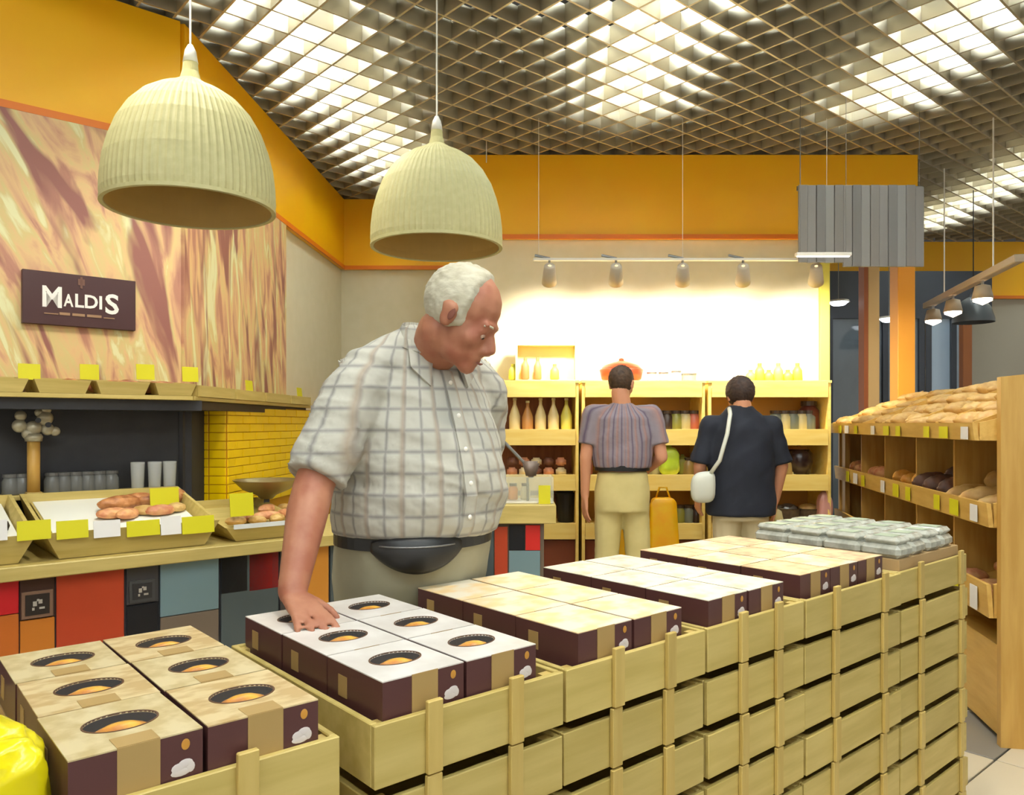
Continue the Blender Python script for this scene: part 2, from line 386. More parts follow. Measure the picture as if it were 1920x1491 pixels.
# ------------------------------------------------------------------ crates
def crate_meshes(W_, D_, H_, sl):
    t = .011; hb = H_ - .021; out = {}
    out['front'] = MB().box(0, W_, 0, t, 0, hb, .0015).mesh('board', WOOD)
    out['side'] = MB().box(0, t, t + .0005, D_ - t - .0005, 0, hb, .0015).mesh('board_side', WOOD)
    out['floor'] = MB().box(t + .001, W_ - t - .001, t + .001, D_ - t - .001, 0.004, .012).mesh('bottom', WOOD)
    out['slat'] = MB().box(-.014, .014, -.010, -.0003, .0, H_ - .003, .0015).mesh('slat', WOODV)
    out['corner'] = MB().box(0, .022, 0, .022, .012, hb - .004).mesh('corner_post', WOODV)
    return out
STACKS = [('nearest stack, beside the yellow bag', -.655, .600, (.15, .775), 'front'),
          ('second stack from the camera end', 0.0, .385, (.265, .70), 'a'),
          ('third stack from the camera end', .393, .418, (.32, .70), 'b'),
          ('fourth stack from the camera end', .822, .404, (.32, .69), 'c'),
          ('fifth stack from the camera end', 1.235, .548, (.27, .79), 'd'),
          ('sixth and last stack, by the bread rack', 1.793, .520, (.26, .88), 'e')]
ZT = .92; NL = 8; HL = ZT / NL; DP = .55
for si, (nm, a0_, W_, sl, _) in enumerate(STACKS):
    me = crate_meshes(W_, DP, HL, sl)
    for k in range(NL):
        ja = random.uniform(-.003, .003); jb = random.uniform(-.004, .004) + (-.004 if si == 0 else 0)
        lvl = 'topmost' if k == NL-1 else ('bottom' if k == 0 else ORD[NL-1-k] + ' from top')
        c = empty('wooden_crate', ROW.w(a0_ + ja, jb, k*HL), ROW.rz, 'pale pine crate, %s in the %s' % (lvl, nm), 'crate', 'stacked pine crates along the aisle')
        inst('board', me['front'], c); inst('board', me['front'], c, (0, DP - .011, 0))
        inst('board', me['side'], c); inst('board', me['side'], c, (W_ - .011, 0, 0))
        inst('bottom', me['floor'], c)
        for s_ in sl:
            inst('slat', me['slat'], c, (W_*s_, 0, 0)); inst('slat', me['slat'], c, (W_*s_, DP, 0), (0, 0, math.pi))
        for (cx_, cy_) in ((.0112, .0112), (W_-.0332, .0112), (.0112, DP-.0332), (W_-.0332, DP-.0332)): inst('corner_post', me['corner'], c, (cx_, cy_, 0))

# ------------------------------------------------------------------ cake boxes
MAROON = mat('maroon_card', (84,50,48), .38); KRAFT = mat('kraft_card', (168,138,84), .55); LOGO = mat('logo_white', (214,206,204), .5)
CAKE = mat('golden_cake', (236,176,40), .30, rgb2=(190,112,30), scale=(20,20,20), nscale=1.5); CAKED = mat('dark_brown_card', (92,60,36), .6)
BEIGE = mat('beige_box_print', (186,166,118), .42, rgb2=(210,194,152), scale=(18,18,4), nscale=1.4, contrast=(.4,.6))
BEIGE2 = mat('bread_box_print', (186,158,108), .42, rgb2=(212,192,146), scale=(14,30,4), nscale=1.4, contrast=(.42,.58))
WHITEB = mat('white_box_print', (232,228,222), .32, rgb2=(214,208,200), scale=(10,10,4), nscale=1.2)
PEACH = mat('peach_bread_print', (238,206,150), .3, rgb2=(236,226,204), scale=(10,16,4), nscale=1.3, contrast=(.42,.6))
PALE = mat('pale_cake_print', (236,232,214), .28, rgb2=(190,186,160), scale=(12,18,4), nscale=1.3, contrast=(.5,.7))
ROSE = mat('rose_tan_print', (216,172,132), .32, rgb2=(232,214,170), scale=(12,18,4), nscale=1.4, contrast=(.4,.6))
CELLO = mat('clear_film', (245,245,240), .10, alpha=.03)
BW, BD, BH = .152, .172, .070
def box_meshes(topm, window, frontk=(.34, .66)):
    o = {}
    t = .002
    o['body'] = MB().box(0, BW, 0, t, 0, BH).box(0, BW, BD-t, BD, 0, BH).box(0, t, t, BD-t, 0, BH).box(BW-t, BW, t, BD-t, 0, BH).box(t, BW-t, t, BD-t, 0, .003).mesh('body', MAROON)
    seg = 40; vs = []; fs = []
    cx, cy, rx, ry = BW*.52, BD*.52, BW*.29, BD*.19
    if window:
        for zz in (BH, BH + .0018):
            for j in range(seg):
                q = 2*math.pi*j/seg; vs.append((cx + rx*math.cos(q), cy + ry*math.sin(q), zz))
            for j in range(seg):
                q = 2*math.pi*j/seg; c_, s_ = math.cos(q), math.sin(q); k = max(abs(c_), abs(s_))
                vs.append((BW/2 + BW/2*c_/k, BD/2 + BD/2*s_/k, zz))
        for j in range(seg):
            k = (j+1) % seg
            fs.append((2*seg+j, 3*seg+j, 3*seg+k, 2*seg+k)); fs.append((j, k, seg+k, seg+j))
            fs.append((j, 2*seg+j, 2*seg+k, k)); fs.append((seg+j, seg+k, 3*seg+k, 3*seg+j))
        # corners between square samples
        mb = MB(); mb.add(vs, fs)
        for X0, Y0 in ((0,0),(BW,0),(0,BD),(BW,BD)): pass
        o['top'] = mb.mesh('lid', topm)
        o['film'] = MB().lathe([(1, 0), (1, .0006)], 36, c=(0,0,0)).mesh('window_film', CELLO)
        o['rim'] = MB().lathe([(1.0,0),(1.05,0),(1.05,.0022),(1.0,.0022),(1.0,0)], 36, caps=False).mesh('window_rim', CAKED)  # plain dark brown ring around the window
        o['cake'] = MB().ell((cx, cy-.001, .046), (rx*1.0, ry*.80, .0248), seg=16, rings=8).mesh('cake_roll', CAKE, True)
        o['tray'] = MB().box(.004, BW-.004, .004, BD-.004, .0035, .018).mesh('inner_tray', KRAFT)
    else:
        o['top'] = MB().box(0, BW, 0, BD, BH, BH + .0018).mesh('lid', topm)
    o['band'] = MB().box(BW*frontk[0], BW*frontk[1], -.0012, -.0001, .0, BH + .0018).mesh('kraft_band', KRAFT)
    o['sideband'] = MB().box(-.0012, -.0001, BD*.62, BD*.78, .018, BH-.018).mesh('side_patch', KRAFT)
    b_ = MB()
    for x, z, rx_, rz_ in ((.80,.40,.055,.09),(.86,.46,.060,.08),(.82,.32,.080,.07),(.90,.38,.035,.10)): b_.ell((BW*x, -.0006, BH*z), (BW*rx_, .0006, BH*rz_), seg=12, rings=6)
    o['logo'] = b_.mesh('logo', LOGO)
    o['gold'] = MB().ell((BW*.86, -.0006, BH*.80), (BW*.035, .0006, BH*.10), seg=12, rings=7).mesh('gold_emblem', mat('gold_print', (196,140,56), .4))
    o['strap'] = MB().box(BW*frontk[0], BW*frontk[1], 0, BD*.20, BH+.0019, BH+.0026).mesh('kraft_strap', KRAFT)
    o['kind'] = window; o['strap_on'] = topm in (BEIGE, BEIGE2); return o
def cake_box(me, a, b, z, label, group, jitter=.012, w=BW, d=BD):
    c = empty('cake_box', ROW.w(a, b, z), ROW.rz + random.uniform(-jitter, jitter), label, 'cake box', group)
    inst('body', me['body'], c); inst('lid', me['top'], c); inst('kraft_band', me['band'], c); inst('side_patch', me['sideband'], c); inst('logo', me['logo'], c); inst('gold_emblem', me['gold'], c)
    if me['strap_on']: inst('kraft_strap', me['strap'], c)
    if me['kind']:
        cx, cy, rx, ry = BW*.52, BD*.52, BW*.29, BD*.19
        inst('window_film', me['film'], c, (cx, cy, BH+.0019), sc=(rx, ry, 1)); inst('window_rim', me['rim'], c, (cx, cy, BH+.0005), sc=(rx, ry, 1))
        inst('cake_roll', me['cake'], c); inst('inner_tray', me['tray'], c)
    return c
ZBX = .953 - BH
rown = ['front', 'middle', 'rear']; coln = ['left', 'right']
def fill_support(a0_, a1_, kind):
    # the layer of identical boxes below the ones that show, standing on the crate floor
    pass
def box_layer(si, a0_, b0_, cols, tops, desc, window, pitch=None):
    grp = 'cake boxes in the ' + STACKS[si][0].split(',')[0]
    me = [box_meshes(tm, window) for tm in tops]
    zf = ZT - HL + .0125
    pa = pitch or (BW + .006)
    # packing pad that carries the boxes
    pd = MB().box(0, cols*pa, 0, 3*(BD+.004), 0, ZBX - zf - .001).build('packing_block', mat('corrugated_card', (176,146,100), .8), loc=ROW.w(a0_, b0_, zf), rz=ROW.rz)
    tag(pd, 'corrugated card liner under the boxes in the ' + STACKS[si][0], 'box liner')
    for i in range(cols):
        for j in range(3):
            cn = coln[i] if cols == 2 else ['left', 'middle', 'right'][i]
            cake_box(me[(i+j) % len(me)], a0_ + i*pa, b0_ + j*(BD+.004), ZBX, '%s, %s row, %s, %s' % (desc, rown[j], cn, ['nearest stack','second stack','third stack','fourth stack','fifth stack'][si]), grp)
box_layer(0, -.392, .012, 2, (BEIGE, BEIGE2), 'beige cake box with oval window', True)
box_layer(1, .024, .014, 2, (WHITEB,), 'white and maroon cake box with oval window', True)
box_layer(2, .440, .014, 2, (PEACH,), 'maroon box with peach bread print lid', False)
box_layer(3, .845, .014, 2, (PALE,), 'maroon box with pale cream lid', False)
box_layer(4, 1.262, .030, 3, (ROSE, PEACH), 'maroon box with rosy tan lid', False)
# clear packs in the last crate
PACKL = mat('clear_pack_plastic', (214,216,204), .12, rgb2=(176,178,166), scale=(30,30,30), nscale=1, bump=.3, alpha=.8)
pk = MB().box(0, .098, 0, .125, 0, .040, .012).box(.006,.092,.006,.118,.0405,.064,.010)
pkm = pk.mesh('pack', PACKL); pkl = MB().box(.02,.078,.03,.09,.0645,.0655).mesh('pack_label', mat('pack_label_green', (170,184,160), .4))
zf = ZT - HL + .0125
pd = MB().box(.03, .49, .02, .52, 0, .93 - zf - .001).build('packing_block', mat('corrugated_card', (176,146,100), .8), loc=ROW.w(1.793, 0, zf), rz=ROW.rz)
tag(pd, 'corrugated card liner under the clear packs in the last stack', 'box liner')
for i in range(4):
    for j in range(4):
        c = empty('clear_pack', ROW.w(1.793 + .035 + i*.113, .022 + j*.125, .93), ROW.rz + random.uniform(-.05, .05), 'grey clear plastic food pack, %s from the left in %s row of the last crate' % (ORD[i], ['front', 'second', 'third', 'rear'][j]), 'food pack', 'clear packs in the last crate')
        inst('shell', pkm, c); inst('pack_label', pkl, c)
# yellow bag in the nearest crate
bag = empty('yellow_bag', ROW.w(-.518, .110, ZT - HL + .0125), ROW.rz + .2, 'bright yellow plastic bag slumped in the nearest crate beside beige boxes', 'bag')
bm = bmesh.new(); bmesh.ops.create_icosphere(bm, subdivisions=5, radius=1)
for v in bm.verts:
    n_ = v.co.copy(); q = Vector((n_.x, n_.y, n_.z))
    wv = .06*noise.noise(n_*2.3) + .035*abs(noise.noise(n_*5.1)) + .02*math.sin(7*math.atan2(n_.y, n_.x) + 3*n_.z)
    r = 1 + wv*1.6
    v.co = Vector((.115*r*math.copysign(abs(n_.x)**.6, n_.x), .105*r*math.copysign(abs(n_.y)**.6, n_.y), max(0, .080 + .088*r*math.copysign(abs(n_.z)**.5, n_.z))))
MB().bm(bm).build('pouch', mat('yellow_plastic_bag', (232,216,20), .22, bump=.15, scale=(12,12,12), nscale=1.5), bag, smooth=True)
bm = bmesh.new(); bmesh.ops.create_icosphere(bm, subdivisions=4, radius=1)
for v in bm.verts:
    n_ = v.co.copy(); r = 1 + .25*noise.noise(n_*3)
    v.co = Vector((-.08 + .05*r*n_.x, .05 + .03*r*n_.y, .19 + .06*r*n_.z))
MB().bm(bm).build('gathered_top', _M['yellow_plastic_bag'], bag, smooth=True)

# ------------------------------------------------------------------ left counter
ZW0, ZW1 = .752, .806
wk = empty('counter_worktop', CTR.w(0, 0, 0), CTR.rz, 'long pine worktop of the left counter above coloured panels', 'worktop')
AEND = 2.15
MB().box(-1.5, AEND, 0, .80, ZW0, ZW1, .004).build('worktop_board', WOOD, wk)
base = empty('counter', CTR.w(0, 0, 0), CTR.rz, 'counter front clad in red, orange, black and blue grey square panels', 'counter')
MB().box(-1.5, AEND - .03, .07, .78, 0.0, ZW0 - .001).build('carcass', DARKB, base)
# coloured panels measured along the front: (x0,y0,x1,y1,colour)
def rgbm(n, c): return mat(n, c, .35)
PAN = [(-200,1108,36,1166,'panel_red',(190,28,34)), (36,1102,103,1160,'panel_umber',(70,44,34)), (-200,1166,36,1215,'panel_tan_orange',(186,98,34)), (36,1160,103,1215,'panel_amber',(190,112,36)),
       (104,1090,233,1330,'panel_vermilion',(176,62,32)), (236,1078,297,1132,'panel_graphite',(62,60,62)), (236,1132,297,1330,'panel_black',(16,18,26)),
       (299,1065,410,1150,'panel_blue_grey',(112,136,142)), (299,1150,410,1330,'panel_mocha',(112,98,84)), (413,1058,464,1112,'panel_black_top',(18,18,24)),
       (465,1052,522,1106,'panel_scarlet',(200,40,36)), (413,1112,522,1330,'panel_slate',(72,82,84)), (524,1046,568,1330,'panel_dark',(60,58,56)), (570,1040,616,1330,'panel_orange_wood',(206,136,48)),
       (618,1034,700,1330,'panel_slate2',(72,82,84)), (702,1030,760,1330,'panel_vermilion2',(176,62,32)), (762,1030,840,1330,'panel_blue_grey2',(112,136,142)), (842,1030,905,1330,'panel_umber2',(70,44,34))]
for x0, y0, x1, y1, n_, c_ in PAN:
    b_ = .065; A0 = CTR.a_at(x0, b_); A1 = CTR.a_at(x1, b_); xm = (x0+x1)/2
    z1_ = min(ZW0-.003, CTR.z_at(xm, y0, b_)) if y0 > 1120 or n_ in ('panel_amber',) else ZW0-.003
    z0_ = .02 if y1 >= 1300 else CTR.z_at(xm, y1, b_)
    if y0 in (1166, 1160): z0_ = .02
    if A0 < -1.48: A0 = -1.48
    MB().box(A0+.002, A1-.002, .058, .069, z0_+.002, z1_-.001, .002).build('panel', rgbm(n_, c_), base)
# two pictures on panels
for (x0, y0, x1, y1, fc, ic) in ((40,1104,99,1158,(126,96,76),(44,36,32)), (242,1084,290,1128,(70,70,70),(48,46,48))):
    A0 = CTR.a_at(x0, .055); A1 = CTR.a_at(x1, .055); Z1 = CTR.z_at((x0+x1)/2, y0+4, .055); Z0 = CTR.z_at((x0+x1)/2, y1, .055)
    p_ = MB().box(A0, A1, .050, .0575, Z0, Z1).build('picture_frame', rgbm('frame%d' % x0, fc), base)
    MB().box(A0+.012, A1-.012, .047, .0498, Z0+.012, Z1-.012).build('picture', rgbm('pic%d' % x0, ic), p_)
    mx, mz = (A0+A1)/2, (Z0+Z1)/2; s_ = (A1-A0)*.25
    q_ = MB()
    for dx, dz, ww, hh in ((-.6,-.2,.5,.7),(0.1,.1,.5,.6),(.2,-.7,.7,.3),(-.7,-.8,.3,.4),(-.1,.5,.3,.3)): q_.box(mx+dx*s_, mx+(dx+ww)*s_, .045, .0468, mz+dz*s_, mz+(dz+hh)*s_)
    q_.build('picture_mark', rgbm('mark', (176,168,156)), p_)
# counter's far end that turns to face the camera
ce_o = CTR.w(AEND, 0, 0)
XE0, YE = -.34, 4.58
wk2 = empty('counter_worktop', (XE0, YE, 0), 0, 'short pine worktop behind the man facing the aisle', 'worktop')
MB().box(0, .60, 0, .62, ZW0, .862, .004).build('worktop_board', WOOD, wk2)
bs2 = empty('counter', (XE0, YE, 0), 0, 'end counter clad in orange, black, red and blue panels with grey side', 'counter')
MB().box(.0, .53, .05, .60, 0, ZW0-.001).build('carcass', rgbm('panel_warm_grey', (104,90,76)), bs2)
def E(x): return (x-CX)/F*4.62 - XE0
def EZ(y): return CH - (y-HY)/F*4.62
for x0, y0, x1, y1, n_, c_ in ((870,985,926,1200,'panel_slate',(72,82,84)), (927,988,952,1330,'panel_vermilion',(176,62,32)), (954,985,984,1032,'panel_black',(16,18,26)), (985,985,1013,1032,'panel_scarlet',(200,40,36)), (954,1033,1013,1085,'panel_blue_grey',(112,136,142)), (954,1086,1013,1330,'panel_umber',(70,44,34))):
    MB().box(E(x0)+.001, E(x1)-.001, .040, .0495, max(.02, EZ(y1)), min(ZW0-.004, EZ(y0)), .001).build('panel', rgbm(n_, c_), bs2)
MB().box(.531, .538, .30, .58, .02, .52).build('panel', rgbm('panel_vermilion', (176,62,32)), bs2)

# trays on the counter: pine boxes with slanted ends
def tray(a0_, a1_, lab, zlo=.812, zf=.915, zbk=1.03, b0=.045, b1=.62, m=WOOD):
    t = empty('wooden_tray', CTR.w(a0_, b0, 0), CTR.rz, lab, 'tray', 'display trays on the left counter')
    L_ = a1_ - a0_; D_ = b1 - b0; s_ = .055
    th = .014
    MB().hexa([(s_, .03, zlo-.004), (L_-s_, .03, zlo-.004), (L_-s_, .03+th, zlo-.004), (s_, .03+th, zlo-.004)], [(0,0,zf),(L_,0,zf),(L_,th,zf),(0,th,zf)]).build('front_board', m, t)
    MB().hexa([(s_, D_-th, zlo-.004), (L_-s_, D_-th, zlo-.004), (L_-s_, D_, zlo-.004), (s_, D_, zlo-.004)], [(0,D_-th,zbk),(L_,D_-th,zbk),(L_,D_,zbk),(0,D_,zbk)]).build('back_board', m, t)
    for xa, xb, sg_ in ((s_, 0, 1), (L_-s_, L_, -1)):
        MB().hexa([(xa, .03+th, zlo-.004), (xa+sg_*th, .03+th, zlo-.004), (xa+sg_*th, D_-th, zlo-.004), (xa, D_-th, zlo-.004)], [(xb, th, zf), (xb+sg_*th, th, zf), (xb+sg_*th, D_-th, zbk), (xb, D_-th, zbk)]).build('end_board', m, t)
    MB().hexa([(s_*.6+th, .03+th, zf-.05),(L_-s_*.6-th, .03+th, zf-.05),(L_-s_*.6-th, D_-th, zbk-.05),(s_*.6+th, D_-th, zbk-.05)], [(s_*.5+th, .03+th, zf-.04),(L_-s_*.5-th, .03+th, zf-.04),(L_-s_*.5-th, D_-th, zbk-.04),(s_*.5+th, D_-th, zbk-.04)]).build('tray_bottom', m, t)
    return t
TA0 = CTR.a_at(68, .045); TB0 = CTR.a_at(84, .045); TB1 = CTR.a_at(412, .045)
tray(TA0-.75, TA0, 'pine display tray at the far left with white paper, cut by the picture edge')
tray(TB0, TB1, 'long pine display tray in the middle of the left counter')
# white paper sheets lying in trays
def sheet(a0_, a1_, lab, b0=.07, b1=.60):
    s_ = MB().hexa([(a0_, b0, .880),(a1_, b0, .880),(a1_, b1, .992),(a0_, b1, .992)], [(a0_, b0, .884),(a1_, b0, .884),(a1_, b1, .996),(a0_, b1, .996)]).build('paper_sheet', mat('white_paper', (240,238,222), .6), loc=CTR.w(0, .02, 0), rz=CTR.rz)
    tag(s_, lab, 'paper', 'white paper in the trays')
sheet(TA0-.70, TA0-.04, 'white paper lining the far left display tray'); aP = CTR.a_at(205, .3)
sheet(TB0+.05, TB1-.05, 'white paper lining the long middle display tray')
# price cards along the tray fronts
card = MB().box(-.5, .5, -.002, .002, 0, 1)
cmy = card.mesh('card', YTAG); cmw = MB().box(-.5, .5, -.002, .002, 0, 1).mesh('card_white', WTAG)
def price(frame, x0, x1, y0, y1, b, m, lab, grp, zoff=0, tilt=-.12):
    A0 = frame.a_at(x0, b); A1 = frame.a_at(x1, b); xm = (x0+x1)/2; z0_ = frame.z_at(xm, y1, b); z1_ = frame.z_at(xm, y0, b)
    o = inst('price_card', m, None, frame.w((A0+A1)/2, b, z0_), (tilt, 0, frame.rz), (A1-A0, 1, z1_-z0_)); tag(o, lab, 'price card', grp); return o
g_ = 'price cards on the left counter'
for i, (x0, x1, c) in enumerate(((-40,14,cmw),(32,96,cmy),(106,166,cmy),(176,226,cmw),(238,300,cmy),(302,340,cmw),(342,402,cmy))):
    price(CTR, x0, x1, 976 if i < 5 else 968, 1015 - i*2.5, .036, c, ('yellow' if c is cmy else 'white') + ' price card on the counter tray front, %s from the left end' % ORD[i], g_)
price(CTR, 432, 476, 925, 968, .16, cmy, 'yellow price card standing on the small tray beside the man', g_)
price(CTR, 282, 336, 915, 955, .38, cmy, 'yellow price card standing on the brown loaves', g_)
# small third tray, white strip
a3 = CTR.a_at(424, .05); a4 = CTR.a_at(575, .05)
t3 = tray(a3, a4, 'small shallow pine tray on the counter beside the man', zf=.875, zbk=.95)
stp = MB().box(a3+.03, a4-.03, .034, .0425, .868, .888).build('price_rail', mat('white_rail', (222,226,224), .4), loc=CTR.w(0, 0, 0), rz=CTR.rz); tag(stp, 'white price rail on the front of the small tray', 'price rail')

# breads ----------------------------------------------------------
def bread_mat(n, c1, c2): return mat(n, c1, .5, rgb2=c2, scale=(14,14,14), nscale=1.4, bump=.25, rnd=.08)
BR1 = bread_mat('brown_crust', (142,82,40), (196,134,78)); BR2 = bread_mat('tan_crust', (186,142,74), (210,172,104)); BR3 = bread_mat('dark_crust', (74,46,34), (110,70,48)); BR4 = bread_mat('rosy_crust', (190,116,78), (220,166,110))
def loaf_mesh(L_, W_, H_, m, seed, bend=.0, slash=True):
    bm = bmesh.new(); bmesh.ops.create_icosphere(bm, subdivisions=4, radius=1); off = Vector((seed*3.1, seed*1.7, 0))
    for v in bm.verts:
        n_ = v.co.copy(); r = 1 + .07*noise.noise(n_*2 + off)
        x = L_/2*r*n_.x; y = W_/2*r*n_.y + bend*(n_.x**2); z = H_*.5*r*n_.z
        if z < -H_*.32: z = -H_*.32
        if slash and n_.z > .25: z -= .10*H_*max(0, math.cos(n_.x*13))**8
        v.co = Vector((x, y, z + H_*.32))
    return MB().bm(bm).mesh('loaf', m, True)
def on_tray_z(b): return .886 + (b - .07)/.53*.112
LB = [loaf_mesh(.21, .085, .07, BR1, 1), loaf_mesh(.16, .08, .065, BR1, 2), loaf_mesh(.14, .07, .05, BR4, 3), loaf_mesh(.10, .07, .045, BR2, 4)]
k = 0
for (x, b, me_, rz_) in ((225,.42,0,.3),(262,.46,1,-.2),(300,.44,0,.1),(322,.50,1,.5),(212,.30,2,.1),(238,.28,2,.8),(270,.32,3,-.4),(300,.30,2,.2),(330,.33,3,.6)):
    o = inst('bread_loaf', LB[me_], None, CTR.w(CTR.a_at(x, b), b, on_tray_z(b)), (R(10), 0, CTR.rz + rz_)); tag(o, 'brown crusty loaf in the middle counter tray, %s of the heap counted from the left' % ORD[k], 'bread', 'brown loaves in the middle tray'); k += 1
for k, (x, b) in enumerate(((442,.20),(462,.26),(482,.18),(500,.24),(520,.19),(540,.25),(452,.36),(500,.38),(535,.38))):
    o = inst('bread_roll', LB[2 if k % 2 else 3], None, CTR.w(CTR.a_at(x, b), b, .845 + b*.13), (R(5), 0, CTR.rz + k)); tag(o, 'reddish roll in the small tray beside the man, %s roll' % ORD[k], 'bread', 'rolls in the small tray')
# metal bowl on a stand, glasses, jars, wooden post with ornament
bw = CTR.w(CTR.a_at(500, .50), .50, 1.0)
bo = empty('serving_bowl', bw, 0, 'wide shallow metal bowl behind the rolls by yellow tiles', 'bowl')
MB().lathe([(.03,-.05),(.035,-.045),(.05,-.03),(.12,.0),(.165,.045),(.17,.05),(.163,.048),(.115,.006),(.04,-.02),(.0,-.022)], 32, caps=False).build('bowl', mat('brass_grey_metal', (150,134,92), .3, metal=.7), bo, smooth=True)
MB().lathe([(.05,-.15),(.05,-.14),(.015,-.13),(.015,-.05)], 20).build('foot', GREYM, bo, smooth=True)
shelf_z = .806
rk = empty('glass_rack', CTR.w(0, .62, 0), CTR.rz, 'low pine riser at the back of the counter carrying glass jars', 'shelf')
MB().box(-1.2, TB1-.02, .015, .17, 1.0, 1.02, .002).build('shelf_board', WOOD, rk)
for x in (-1.18, -.4, .3, TB1-.06): MB().box(x, x+.03, .05, .15, shelf_z+.001, .999).build('upright', WOODV, rk)
gl = MB().lathe([(.022,0),(.026,.004),(.030,.10),(.031,.11),(.029,.11),(.027,.10),(.022,.008),(0,.006)], 20, caps=False).mesh('glass', GLASS, True)
jr = MB().lathe([(.034,0),(.036,.006),(.036,.06),(.030,.072),(.030,.08)], 18).mesh('jar_glass', mat('jar_grey_glass', (120,122,120), .15, alpha=.75), True)
lid = MB().lathe([(.032,.08),(.032,.094)], 18).mesh('jar_lid', mat('jar_lid_grey', (96,96,94), .4))
for k, x in enumerate((20, 42, 98, 120, 142, 164, 186, 208)):
    j = empty('glass_jar', CTR.w(CTR.a_at(x, .72), .72, 1.02), 0, 'small grey glass jar on the riser before the charcoal board, %s from the left' % ORD[k], 'jar', 'grey jars on the riser')
    inst('jar', jr, j); inst('lid', lid, j)
for k, x in enumerate((258, 290, 318)):
    tag(inst('drinking_glass', gl, None, CTR.w(CTR.a_at(x, .70), .70, 1.02), (0,0,0), (1.1,1.1,1.2)), 'tall clear glass on the riser, %s of the three by the loaves' % ORD[k], 'glass', 'three clear glasses')
ps = CTR.w(CTR.a_at(63, .66), .66, 0)
orn = empty('wooden_windmill_ornament', (ps.x, ps.y, 1.021), CTR.rz, 'round wooden post topped with pale metal lobes before the charcoal board', 'ornament')
s_ = ps.y / F
MB().box(-.03,.03,-.03,.03,0,.012).build('foot', WOODV, orn)
MB().lathe([(.026,.012),(.026,.24)], 20).build('post', WOODRV, orn, smooth=True)
MET = mat('pale_cast_metal', (168,158,132), .35, metal=.35)
MB().lathe([(.034,.24),(.038,.26),(.03,.275)], 18).build('collar', MET, orn, smooth=True)
bl = [(-.055,.31,.030),(-.05,.355,.024),(.0,.30,.034),(.045,.345,.034),(.05,.385,.022),(.055,.295,.028),(.085,.285,.022),(-.02,.275,.028),(.02,.37,.018)]
for x, z, r_ in bl: MB().ell((x, 0, z), (r_, r_*.7, r_)).build('lobe', MET, orn, smooth=True)
for x, z in ((.01,.335),(.05,.315)): MB().lathe([(.012,-.05),(.012,-.038)], 12).build('knob', BLACKP, orn, loc=(x, 0, z)).rotation_euler = (R(-90), 0, 0)
bb = CTR.w(CTR.a_at(2, .22), .22, on_tray_z(.22)+.02)
o = MB().lathe([(.0,-.02),(.024,-.018),(.03,0),(.024,.018),(.0,.02)], 18, caps=False).build('round_black_tin', BLACKP, loc=bb, smooth=True); tag(o, 'round black lid lying at the left end of the paper sheet', 'lid')

# ------------------------------------------------------------------ left shelf at eye level
SHF = Frame(*(CTR.w(0, .47).xy), 40.8)
sh = empty('wall_shelf', SHF.w(0, 0, 0), 40.8*math.pi/180, 'long pine wall shelf at eye level above the charcoal board', 'shelf')
aC = SHF.a_at(362, 0)
zs0 = 1.455; zs1 = 1.475
MB().box(-1.6, aC, .0, .36, zs0, zs1, .002).build('shelf_board', WOOD, sh)
MB().box(-1.6, aC+.06, .05, .36, zs0-.05, zs0-.001).build('under_rail', DARKB, sh)
tags = []
xs = [-60, 59, 176, 286, 372]
ST = []
for i in range(4):
    A0 = SHF.a_at(xs[i], -.01)+.010; A1 = SHF.a_at(xs[i+1], -.01)-.010; L_ = A1-A0
    t = empty('shelf_tray', SHF.w(A0, -.012, zs1+.0005), SHF.rz, 'pale pine tray on the eye-level shelf, %s from the left' % ORD[i], 'tray', 'trays on the eye-level shelf')
    h = .058; s_ = .022
    MB().hexa([(s_,.012,0),(L_-s_,.012,0),(L_-s_,.024,0),(s_,.024,0)], [(0,0,h),(L_,0,h),(L_,.012,h),(0,.012,h)]).build('front_board', WOOD, t)
    MB().hexa([(s_,.30,0),(L_-s_,.30,0),(L_-s_,.312,0),(s_,.312,0)], [(0,.30,h+.02),(L_,.30,h+.02),(L_,.312,h+.02),(0,.312,h+.02)]).build('back_board', WOOD, t)
    MB().box(s_, L_-s_, .025, .299, .001, .010).build('tray_bottom', WOOD, t)
    for xa, xb, sg_ in ((s_,0,1),(L_-s_,L_,-1)): MB().hexa([(xa,.025,0),(xa+sg_*.01,.025,0),(xa+sg_*.01,.299,0),(xa,.299,0)], [(xb,.013,h),(xb+sg_*.01,.013,h),(xb+sg_*.01,.299,h+.02),(xb,.299,h+.02)]).build('end_board', WOOD, t)
    ST.append((A0, L_))
    for q in range(3):
        o = inst('shelf_loaf', LB[[0,3,2,1][(i+q) % 4]] if i != 0 else LB[3], None, SHF.w(A0 + L_*(.25+.25*q), .13 + .04*(q % 2), zs1+.0115), (0,0,SHF.rz+.3*q), (.9,.9,1.15)); tag(o, 'loaf in the %s eye-level shelf tray, %s from the left' % (ORD[i], ORD[q]), 'bread', 'loaves on the eye-level shelf')
g_ = 'price cards on the eye-level shelf'
for i, (x0, x1, y0, y1) in enumerate(((34,76,682,712),(150,186,683,712),(256,290,683,712),(342,372,688,716))): price(SHF, x0, x1, y0, y1, .02, cmy, 'yellow price card above the eye-level shelf trays, %s from the left' % ORD[i], g_)
